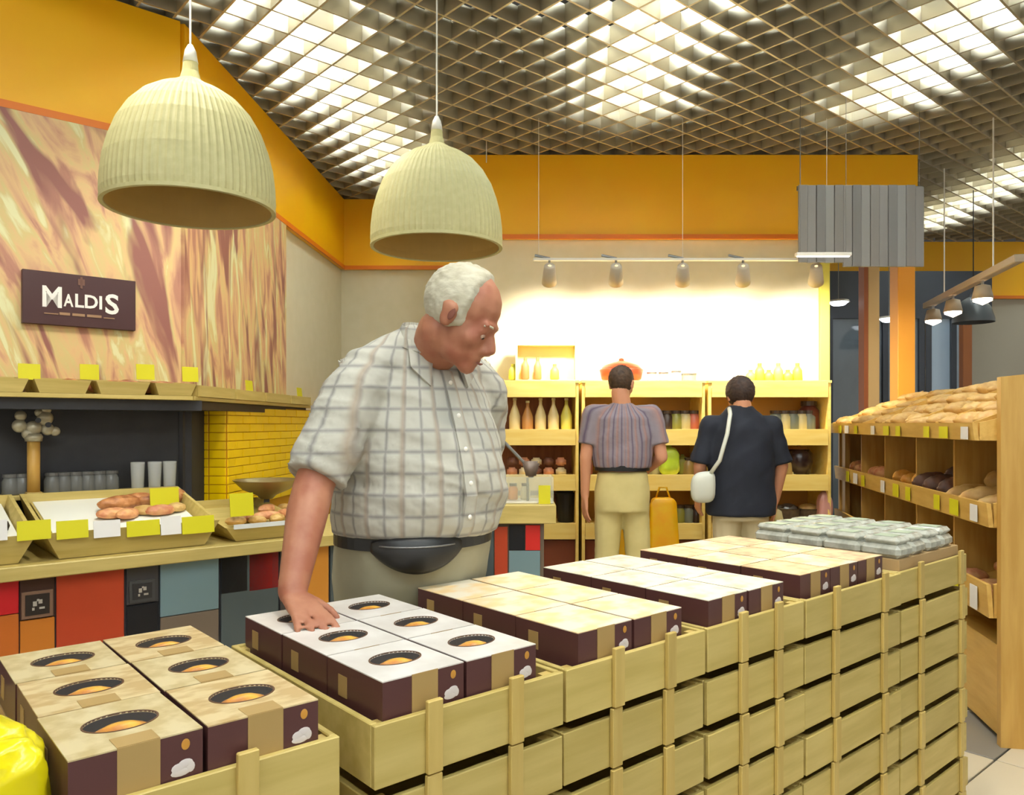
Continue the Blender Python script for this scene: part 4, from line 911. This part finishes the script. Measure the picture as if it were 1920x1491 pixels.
# ------------------------------------------------------------------ goods on the end counter behind the man
gcase = empty('glass_case', (P(975,0,4.75).x, 4.78, .863), 0, 'low clear case of orange jars on the end counter behind the man', 'display case')
MB().box(-.16,.20,-.12,.12,0,.012,.002).build('case_base', WHITEM, gcase)
for (xa, xb, ya, yb2) in ((-.16,.20,-.12,-.116),(-.16,.20,.116,.12),(-.16,-.156,-.115,.115),(.196,.20,-.115,.115)): MB().box(xa,xb,ya,yb2,.0125,.16).build('pane', mat('case_glass', (225,228,210), .08, alpha=.25), gcase)
for k, (px, c) in enumerate(((945,(212,150,60)),(962,(196,120,50)),(985,(206,196,160)))):
    put(prod_jar(.03,.10,c,'case%d' % k), P(px,0,4.78).x, 4.78, .876, 'jar', '%s jar inside the clear case behind the man' % ['honey coloured','dark orange','pale cream'][k], 'jar', None)
price_o = inst('price_card', cmy, None, (P(1021,0,4.64).x, 4.64, .863), (-.1,0,0), (.07,1,.11)); tag(price_o, 'upright yellow price card at the end counter corner', 'price card')
tg = empty('metal_scoop', P(983, 868, 4.7), 0, 'grey metal scoop with a long rod handle leaning behind the man', 'scoop')
pA = P(935,818,4.7) - P(983,868,4.7); 
MB().tube([pA, (0,0,0)], .010).build('handle', GREYM, tg)
bm = bmesh.new(); bmesh.ops.create_cube(bm, size=1)
for v in bm.verts: v.co = Vector((v.co.x*.11*(1.0 if v.co.z > 0 else .5) + .04, v.co.y*.05, v.co.z*.10 - .04))
bmesh.ops.bevel(bm, geom=list(bm.edges), offset=.012, segments=2, affect='EDGES')
MB().bm(bm).build('scoop_blade', mat('scoop_grey', (124,108,98), .4, metal=.3), tg, smooth=True)
MB().tube([(.02,0,-.09),(.02,.0,-.235)], .008).build('stand_rod', GREYM, tg)

# ------------------------------------------------------------------ people
def vox(mb, vs_, smooth_it=2, disp=None):
    o = bpy.data.objects.new('tmp', mb.mesh('tmp', [])); COL.objects.link(o)
    m = o.modifiers.new('r', 'REMESH'); m.mode = 'VOXEL'; m.voxel_size = vs_; m.use_smooth_shade = True
    if smooth_it: q = o.modifiers.new('s', 'SMOOTH'); q.factor = .5; q.iterations = smooth_it
    dg = bpy.context.evaluated_depsgraph_get(); me = bpy.data.meshes.new_from_object(o.evaluated_get(dg)); bpy.data.objects.remove(o)
    if disp:
        for v in me.vertices: v.co += v.normal * disp(v.co)
    me.polygons.foreach_set('use_smooth', [True]*len(me.polygons)); return me
def obj(name, me, m, parent):
    me.materials.clear(); me.materials.append(m); return inst(name, me, parent)
def head_frame(yaw, pitch):
    f = Vector((math.sin(yaw), -math.cos(yaw), 0)); up = Vector((0,0,1)); l = up.cross(f)*-1
    fp = (f*math.cos(pitch) - up*math.sin(pitch)).normalized(); u = (f*math.sin(pitch) + up*math.cos(pitch)).normalized(); l = u.cross(fp).normalized()
    return Matrix((fp, l, u)).transposed()
def add_head(mb, C, M, s, neck):
    C = Vector(C); g = lambda a, b, c: C + M @ (Vector((a, b, c))*s); E_ = lambda c, r: mb.ell(g(*c), tuple(x*s for x in r), M)
    E_((-.012,0,.03), (.098,.076,.088)); E_((.028,0,-.025), (.062,.062,.085)); E_((.030,0,-.075), (.054,.052,.042)); E_((.070,0,-.103), (.024,.026,.020))
    E_((.076,0,.012), (.018,.050,.013)); E_((.052,.036,-.035), (.030,.026,.028)); E_((.052,-.036,-.035), (.030,.026,.028))
    mb.cap(g(.082,0,-.002), .011*s, g(.106,0,-.038), .0145*s); E_((.068,0,-.068), (.026,.036,.030)); E_((.098,.012,-.050), (.013,.009,.009)); E_((.098,-.012,-.050), (.013,.009,.009))
    E_((.082,0,-.076), (.016,.026,.007)); E_((.080,0,-.086), (.015,.024,.007))
    for sg_ in (1, -1):
        E_((.075,.031*sg_,-.006), (.012,.015,.007)); E_((.072,.032*sg_,-.024), (.010,.014,.004))
        E_((-.006,.078*sg_,-.010), (.021,.011,.034)); E_((-.010,.084*sg_,.006), (.022,.008,.018))
    mb.cap(g(-.03,0,-.06), .060*s, neck, .066*s)
    return g
def add_hair(C, M, s, flim, slant, low, thick, seed, name, m, parent, vs_=.006, slope=0):
    mb = MB(); me = None
    bm = bmesh.new(); bmesh.ops.create_icosphere(bm, subdivisions=5, radius=1)
    for v in bm.verts:
        n_ = v.co.copy(); c0 = Vector((-.012 + n_.x*.098, n_.y*.076, .03 + n_.z*.088))
        lim = flim + slant*c0.z
        t1 = (lim - c0.x)/.02; t2 = (c0.z - (low + slope*c0.x))/.015
        t = max(0, min(1, min(t1, t2)))
        o_ = -.012 + (thick+.012)*t + (t > .3)*.004*noise.noise(n_*9 + Vector((seed,0,0))) + (t > .3)*.002*noise.noise(n_*26)
        v.co = Vector(C) + M @ ((c0 + Vector((n_.x, n_.y, n_.z))*o_)*s)
    return MB().bm(bm).build(name, m, parent, smooth=True)
def add_hand(mb, wr, d, nrm, thumb, s=1.0, curl=.25):
    """wr wrist point, d finger direction, nrm palm-side normal, thumb: unit vector to the thumb side"""
    wr = Vector(wr); d = Vector(d).normalized(); nrm = Vector(nrm); nrm = (nrm - d*nrm.dot(d)).normalized(); th = Vector(thumb); th = (th - d*th.dot(d) - nrm*th.dot(nrm)).normalized()
    kn = wr + d*.088*s
    for k_ in range(4):
        o_ = th*(.030 - .020*k_)*s
        mb.cap(wr + th*(.016-.011*k_)*s + d*.01*s, .017*s, kn + o_ - d*abs(k_-1)*.004*s, .0125*s)
        L1 = (.044,.049,.046,.036)[k_]*s; L2 = (.027,.030,.028,.022)[k_]*s; L3 = (.021,.022,.021,.018)[k_]*s
        sp = th*(.18-.13*k_)
        d1_ = (d + sp + nrm*curl*.6).normalized(); d2_ = (d + sp + nrm*curl*1.8).normalized(); d3_ = (d + sp + nrm*curl*2.8).normalized()
        a = kn + o_; b = a + d1_*L1; c = b + d2_*L2; e = c + d3_*L3
        mb.chain([a, b, c, e], [.0105*s, .0095*s, .0088*s, .0078*s])
    t0 = wr + d*.022*s + th*.022*s; t1 = t0 + (d*.6 + th*.8 + nrm*.3).normalized()*.042*s; t2 = t1 + (d*.85 + th*.5 + nrm*.3).normalized()*.032*s; t3 = t2 + (d + th*.2 + nrm*.3).normalized()*.024*s
    mb.chain([t0, t1, t2, t3], [.016*s, .0125*s, .011*s, .009*s])
SKIN = mat('ruddy_skin', (168,114,86), .55, rgb2=(148,88,64), scale=(10,10,10), nscale=1.5); SKIN2 = mat('fair_skin', (212,150,116), .5)
GHAIR = mat('grey_white_hair', (176,170,148), .85, rgb2=(196,192,172), scale=(14,14,30), nscale=2, bump=.3)
def cloth(name, base, lines, sc=(22, 22), thick=.16, horiz=True, second=None, bump=.3):
    """woven check: lines around the body (angle) and across (height), in object space"""
    m = bpy.data.materials.new(name); m.use_nodes = True; nt = m.node_tree; N = nt.nodes; L = nt.links; b = N['Principled BSDF']; b.inputs['Roughness'].default_value = .85
    tc = N.new('ShaderNodeTexCoord'); sx = N.new('ShaderNodeSeparateXYZ'); L.new(tc.outputs['Object'], sx.inputs[0])
    def mth(op, a, b_=None, c_=None):
        n_ = N.new('ShaderNodeMath'); n_.operation = op
        for i, x in enumerate((a, b_, c_)):
            if x is None: continue
            if isinstance(x, (int, float)): n_.inputs[i].default_value = x
            else: L.new(x, n_.inputs[i])
        return n_.outputs[0]
    ang = mth('ARCTAN2', sx.outputs[0], mth('MULTIPLY', sx.outputs[1], -1.0))
    va = mth('FRACT', mth('MULTIPLY', ang, .2*sc[0])); vz = mth('FRACT', mth('MULTIPLY', sx.outputs[2], sc[1]))
    def mask(v, c, w_): return mth('SUBTRACT', 1.0, mth('SMOOTH_MIN', 1.0, mth('DIVIDE', mth('ABSOLUTE', mth('SUBTRACT', v, c)), w_), .3))
    la = mask(va, .5, thick); lz = mask(vz, .5, thick) if horiz else None
    f = mth('MAXIMUM', la, lz) if horiz else la
    mx = N.new('ShaderNodeMix'); mx.data_type = 'RGBA'; L.new(mth('MINIMUM', mth('MAXIMUM', f, 0.0), 1.0), mx.inputs[0]); mx.inputs[6].default_value = lin(base); mx.inputs[7].default_value = lin(lines); out = mx.outputs[2]
    if second:
        va2 = mask(mth('FRACT', mth('MULTIPLY_ADD', ang, .2*sc[0]*.5, .3)), .5, thick*.8)
        f2 = mth('MINIMUM', mth('MAXIMUM', va2, 0.0), 1.0)
        m2 = N.new('ShaderNodeMix'); m2.data_type = 'RGBA'; L.new(f2, m2.inputs[0]); L.new(out, m2.inputs[6]); m2.inputs[7].default_value = lin(second); out = m2.outputs[2]
    L.new(out, b.inputs['Base Color'])
    no = N.new('ShaderNodeTexNoise'); no.inputs['Scale'].default_value = 9; no.inputs['Detail'].default_value = 3; L.new(tc.outputs['Object'], no.inputs[0])
    bp = N.new('ShaderNodeBump'); bp.inputs['Strength'].default_value = bump; bp.inputs['Distance'].default_value = .03; L.new(no.outputs[0], bp.inputs['Height']); L.new(bp.outputs[0], b.inputs['Normal'])
    return m
def wrinkle(amp, sx_=(5, 5, 14), seed=0):
    def f(c):
        q = Vector((c.x*sx_[0] + c.z*4 + seed, c.y*sx_[1], c.z*sx_[2] + c.x*5))
        return amp*(noise.noise(q) - .4*abs(noise.noise(q*1.9)))
    return f
# ---- the man in the plaid shirt
man = empty('person', (-.265, 2.03, 0), R(40.8), 'grey-haired man in pale plaid short-sleeved shirt leaning over the cake boxes', 'person')
HC = (-.005, -.233, 1.597); HM = head_frame(R(34.8), R(31))
bmn = MB()
g = add_head(bmn, HC, HM, .96, Vector((0, -.10, 1.51)))
bmn.loft([(0,-.03,1.02,.15,.14),(0,-.05,1.30,.15,.11),(0,-.06,1.44,.14,.08),(0,-.075,1.50,.07,.06)], 20)
bmn.chain([(-.10,-.06,1.45),(-.19,-.07,1.44),(-.318,-.095,1.208)], [.05,.056,.046]); bmn.chain([(-.318,-.095,1.208),(-.352,-.13,1.15),(-.431,-.223,1.0)], [.046,.046,.030])
add_hand(bmn, (-.433,-.235,.993), (-.10,-.95,-.20), (0,0,-1), (1,0,0), .84, .14)
bmn.chain([(.10,-.06,1.45),(.19,-.06,1.44),(.235,.05,1.20)], [.05,.056,.046]); bmn.chain([(.235,.05,1.20),(.165,.13,1.00)], [.044,.03])
add_hand(bmn, (.16,.14,.99), (-.5,.3,-.8), (0,-1,0), (.7,.2,.5), 1.0, .4)
obj('body', vox(bmn, .006, 2), SKIN, man)
add_hair(HC, HM, .96, .042, -.10, -.045, .008, 3, 'hair', GHAIR, man, slope=.5)
for sg_ in (1,-1):
    MB().ell(g(.0765, .030*sg_, -.017), (.0088,.0088,.0088), seg=12, rings=8).build('eye', mat('eye_white', (168,140,122), .3), man, smooth=True)
    MB().ell(g(.0822, .0305*sg_, -.0205), (.0042,.0042,.0042), seg=10, rings=6).build('iris', mat('eye_dark', (50,36,28), .2), man, smooth=True)
    MB().tube([g(.089,.012*sg_,.008), g(.0885,.022*sg_,.012), g(.084,.034*sg_,.012), g(.075,.045*sg_,.007)], [.002,.0035,.0035,.002]).build('eyebrow', GHAIR, man, smooth=True)
for sg_ in (1,-1): MB().ell(g(.004,.0885*sg_,-.006), (.008,.0025,.015), HM, seg=12, rings=8).build('ear_hollow_shade', mat('ear_shadow_skin', (112,62,46), .7), man, smooth=True)  # dark ellipsoid paints the shade inside each ear
MB().tube([g(.098,-.022,-.080), g(.1005,0,-.081), g(.098,.022,-.080)], [.002,.003,.002]).build('mouth', mat('lip_shadow', (120,64,54), .6), man)
sm = MB()
sm.loft([(0,-.025,1.065,.212,.195),(0,-.035,1.10,.218,.208),(0,-.045,1.17,.220,.212),(0,-.05,1.25,.208,.190),(0,-.05,1.34,.200,.160),(0,-.05,1.42,.188,.130),(0,-.055,1.48,.140,.100),(0,-.085,1.54,.084,.080)], 36, 2.2)
for sg_ in (1,-1): sm.cap((.02*sg_,-.045,1.520), .072, (.17*sg_,-.055,1.452), .072)
sm.chain([(-.11,-.06,1.445),(-.195,-.07,1.425),(-.248,-.08,1.34)], [.066,.077,.080]); sm.chain([(.11,-.06,1.445),(.195,-.055,1.425),(.222,-.01,1.34)], [.066,.077,.078])
sm.tube([(-.235,-.078,1.36),(-.315,-.094,1.215)], [.080,.074], 20); sm.tube([(.218,-.018,1.36),(.235,.035,1.225)], [.078,.072], 20)
PLAID = cloth('plaid_shirt_cloth', (178,176,164), (132,130,126), sc=(27, 20), thick=.14, second=(158,146,130), bump=.7)
obj('shirt', vox(sm, .008, 2, wrinkle(.016, (4,4,16))), PLAID, man)
# collar wings and band
cl = MB()
seg = 22
vs = []; 
def colpt(t, r, z, dy=0): return Vector((r*math.sin(t), -.078 + dy - r*math.cos(t)*1.0, z))
for i in range(seg+1):
    t = R(22) + (R(338)-R(22))*i/seg; bk_ = (1 - math.cos(t))/2
    vs += [colpt(t, .070, 1.520+.055*bk_, -.02), colpt(t, .074, 1.550+.052*bk_, -.02), colpt(t, .098 - .006*bk_, 1.502+.060*bk_, -.012), colpt(t, .094 - .006*bk_, 1.499+.060*bk_, -.012)]
fs = []
for i in range(seg):
    for j in range(4):
        k_ = (j+1) % 4; fs.append((i*4+j, i*4+k_, (i+1)*4+k_, (i+1)*4+j))
fs += [(0,1,2,3), tuple(seg*4+x for x in (3,2,1,0))]
cl.add(vs, fs)
for sg_ in (1, -1):
    a = Vector((.030*sg_, -.148, 1.525)); b = Vector((.085*sg_, -.115, 1.545)); c = Vector((.098*sg_, -.150, 1.475)); d = Vector((.055*sg_, -.172, 1.430))
    nn = (b-a).cross(d-a).normalized()*.004
    cl.hexa([a-nn, b-nn, c-nn, d-nn], [a+nn, b+nn, c+nn, d+nn])
cl.build('collar', PLAID, man, smooth=False)
# placket, buttons, pocket
pl = []
def shirt_front(z):
    tab = [(1.065,-.025-.195),(1.10,-.035-.208),(1.17,-.045-.212),(1.25,-.05-.190),(1.34,-.05-.160),(1.42,-.05-.130),(1.475,-.055-.098)]
    for (z0, y0), (z1, y1) in zip(tab, tab[1:]):
        if z <= z1: return y0 + (y1-y0)*max(0,(z-z0))/(z1-z0)
    return tab[-1][1]
mbp = MB(); vs = []; fs = []; zz = [1.07 + i*.025 for i in range(17)]
for z in zz:
    y = shirt_front(z) - .004; vs += [(-.016,y+.008,z),(-.016,y-.002,z),(.016,y-.002,z),(.016,y+.008,z)]
for i in range(len(zz)-1):
    for j in range(4): k_ = (j+1) % 4; fs.append((i*4+j, i*4+k_, (i+1)*4+k_, (i+1)*4+j))
fs += [(0,1,2,3), tuple((len(zz)-1)*4+x for x in (3,2,1,0))]
mbp.add(vs, fs).build('placket', PLAID, man)
for i in range(5): z = 1.12 + i*.08; MB().ell((0, shirt_front(z)-.007, z), (.006,.003,.006), seg=10, rings=6).build('button', WHITEM, man, smooth=True)
tr_ = MB()
tr_.loft([(0,0,.78,.185,.150),(0,.0,.88,.195,.155),(0,-.01,.95,.203,.168),(0,-.02,1.09,.203,.182)], 32, 2.2)
for sg_ in (1,-1): tr_.chain([(.095*sg_,0,.85),(.105*sg_,-.005,.50),(.115*sg_,.03,.09)], [.108,.088,.075])
TRS = mat('grey_olive_trousers', (158,154,130), .85, rgb2=(146,142,118), scale=(6,6,6), bump=.3)
obj('trousers', vox(tr_, .009, 3, wrinkle(.008, (6,6,7), 4)), TRS, man)
for sg_ in (1,-1): MB().ell((.12*sg_,-.06,.045), (.05,.135,.045), seg=18, rings=10).build('shoe', BLACKP, man, smooth=True)
# waist pouch
PCH = mat('black_pouch', (26,26,26), .45)
mbq = MB(); vs = []; fs = []; nP = 26
for i in range(nP+1):
    u_ = i/nP; ph = R(-2 + 62*u_); hh = .014 + .032*math.sin(math.pi*min(1, u_*1.02))**.8; oo = .012 + .030*math.sin(math.pi*u_)
    rx, ry = .205, .184; zc = 1.050 - .014*math.sin(math.pi*u_)
    for k_ in range(8):
        q = 2*math.pi*k_/8; rad = 1 + 0; o_ = oo*(.5 + .5*math.cos(q)); z = zc + hh*math.sin(q)
        vs.append((-(rx + o_)*math.sin(ph), -.018 - (ry + o_)*math.cos(ph), z))
for i in range(nP):
    for j in range(8): k_ = (j+1) % 8; fs.append((i*8+j, i*8+k_, (i+1)*8+k_, (i+1)*8+j))
fs += [tuple(range(8)), tuple(nP*8 + x for x in reversed(range(8)))]
po = mbq.add(vs, fs).build('waist_pouch', PCH, man, smooth=True)
zp = []
for i in range(15):
    u_ = .12 + .76*i/14; ph = R(-2 + 62*u_); oo = .012 + .030*math.sin(math.pi*u_); zp.append((-(.205+oo*.93)*math.sin(ph), -.018-(.184+oo*.93)*math.cos(ph), 1.050 - .014*math.sin(math.pi*u_) + (.014+.032*math.sin(math.pi*u_))*.42))
MB().tube(zp, .0022, 6).build('zip', GREYM, po, smooth=True)
mbb = MB(); vs = []; fs = []
for i in range(49):
    t = 2*math.pi*i/48
    for (r_, z) in ((.0, 1.040), (.006, 1.040), (.006, 1.068), (.0, 1.068)): vs.append(((.203+r_)*math.sin(t), -.018 - (.181+r_)*math.cos(t), z))
for i in range(48):
    for j in range(4): k_ = (j+1) % 4; fs.append((i*4+j, i*4+k_, (i+1)*4+k_, (i+1)*4+j))
mbb.add(vs, fs).build('belt', PCH, man)

# ---- standing shoppers seen from behind
def standing(root, rz, H_, label, skin, hairm, hair_low, topm, topspec, legm, arms, yaw, pitch, legs=True, hs=.93, hair_lim=.035, hthick=.010, sleeve=.6):
    p = empty('person', root, rz, label, 'person'); k = H_/1.75
    HC = (0, -.02, 1.625*k); HM = head_frame(yaw, pitch)
    b = MB(); g = add_head(b, HC, HM, hs, Vector((0, .005, 1.47*k)))
    b.loft([(0,0,1.0*k,.13,.10),(0,0,1.3*k,.14,.09),(0,0,1.42*k,.12,.07),(0,0,1.48*k,.06,.055)], 18)
    t = MB(); t.loft([(0,cy,z*k,rx,ry) for (cy,z,rx,ry) in topspec], 30, 2.2)
    for sd, (sh, el, wr, hd) in arms.items():
        b.chain([sh, el], [.05,.040]); b.chain([el, wr], [.040,.027])
        add_hand(b, wr, hd, (-sd*.6, -.2, 0), (0, -1, .1), .95, .25)
        sh = Vector(sh); el = Vector(el); t.chain([Vector((sh.x*.55, sh.y, sh.z+.01)), sh, sh.lerp(el, .5)], [.055,.066,.066]); t.tube([sh.lerp(el,.4), sh.lerp(el, sleeve)], [.068,.070], 16)
    obj('body', vox(b, .0075, 2), skin, p); obj('shirt', vox(t, .011, 3, wrinkle(.008, (6,6,9), H_)), topm, p)
    add_hair(HC, HM, hs, hair_lim, -.1, hair_low, hthick, H_, 'hair', hairm, p, slope=.3)
    l = MB(); l.loft([(0,0,.80*k,.175,.135),(0,0,.92*k,.175,.13),(0,0,1.06*k,.155,.11)], 26, 2.2)
    for sg_ in (1,-1): l.chain([(.085*sg_,0,.85*k),(.10*sg_,0,.48*k),(.115*sg_,.015,.09)], [.092,.076,.066])
    obj('trousers', vox(l, .011, 3, wrinkle(.008, (6,6,6), H_+2)), legm, p)
    for sg_ in (1,-1): MB().ell((.115*sg_,-.045,.04), (.048,.125,.04), seg=16, rings=8).build('shoe', mat('brown_shoe', (70,50,38), .5), p, smooth=True)
    return p
STR = cloth('striped_shirt_cloth', (136,126,134), (92,78,98), sc=(26,10), thick=.28, horiz=False, second=(158,124,118), bump=.3)
KHK = mat('khaki_cloth', (212,196,134), .85, rgb2=(200,184,122), scale=(6,6,6), bump=.3); DHAIR = mat('dark_brown_hair', (62,46,34), .7, rgb2=(84,62,44), scale=(40,40,40), bump=.4); BHAIR = mat('brown_black_hair', (46,32,26), .7, rgb2=(66,46,36), scale=(40,40,40), bump=.4)
p2 = standing((.700, 4.95, 0), math.pi, 1.72, 'man in purple grey striped shirt and khaki trousers facing the back shelves', SKIN2, DHAIR, -.075, STR,
    [(0,1.08,.185,.125),(0,1.15,.195,.135),(0,1.28,.200,.130),(0,1.40,.185,.115),(0,1.455,.12,.085),(0,1.50,.065,.06)], KHK,
    {1: ((.19,.0,1.40), (.232,.02,1.13), (.235,-.02,.88), (0,-.1,-1)), -1: ((-.19,.0,1.40), (-.245,.03,1.13), (-.17,-.20,1.02), (.3,-.8,0))}, R(-28), R(6), sleeve=.72)
mbb = MB(); vs = []; fs = []
for i in range(41):
    t = 2*math.pi*i/40
    for (r_, z) in ((.0, 1.045), (.006, 1.045), (.006, 1.08), (.0, 1.08)): vs.append(((.168+r_)*math.sin(t), -(.122+r_)*math.cos(t), z))
for i in range(40):
    for j in range(4): k_ = (j+1) % 4; fs.append((i*4+j, i*4+k_, (i+1)*4+k_, (i+1)*4+j))
mbb.add(vs, fs).build('belt', BLACKP, p2)
NVY = mat('navy_black_cloth', (22,26,38), .8, rgb2=(28,32,46), scale=(5,5,5), bump=.3); BGE = mat('beige_trousers_cloth', (206,192,156), .85, rgb2=(194,180,144), scale=(5,5,5), bump=.3)
p3 = standing((1.425, 4.85, 0), math.pi, 1.63, 'dark-haired person in loose navy black top with a white shoulder bag', SKIN2, BHAIR, -.115, NVY,
    [(0,.83,.215,.155),(0,.92,.215,.155),(0,1.10,.205,.145),(0,1.28,.205,.135),(0,1.40,.190,.12),(0,1.48,.14,.09),(0,1.56,.075,.07)], BGE,
    {1: ((.19,.0,1.33), (.255,.0,1.08), (.23,-.12,.90), (0,-.4,-.8)), -1: ((-.19,.0,1.33), (-.255,.0,1.08), (-.235,-.06,.86), (0,-.2,-1))}, R(4), R(14), sleeve=.95, hthick=.018, hair_lim=.05)
# white bag and strap (a thing of its own, carried by her)
wb = empty('shoulder_bag', (1.425, 4.85, 0), math.pi, 'white shoulder bag with long strap hanging at the navy-clad shopper\'s side', 'bag')
WBG = mat('white_leather', (216,218,204), .5)
MB().tube([(.085,.05,1.435),(.095,.105,1.40),(.130,.165,1.28),(.175,.165,1.12),(.235,.13,1.02)], .013, 8).build('strap', WBG, wb, smooth=True)
bm = bmesh.new(); bmesh.ops.create_icosphere(bm, subdivisions=3, radius=1)
for v in bm.verts: n_ = v.co; v.co = Vector((.265 + .075*math.copysign(abs(n_.x)**.6, n_.x), .12 + .045*n_.y, .955 + .095*math.copysign(abs(n_.z)**.6, n_.z) - (.02 if n_.z > 0 else 0)*n_.x))
MB().bm(bm).build('pouch', WBG, wb, smooth=True)
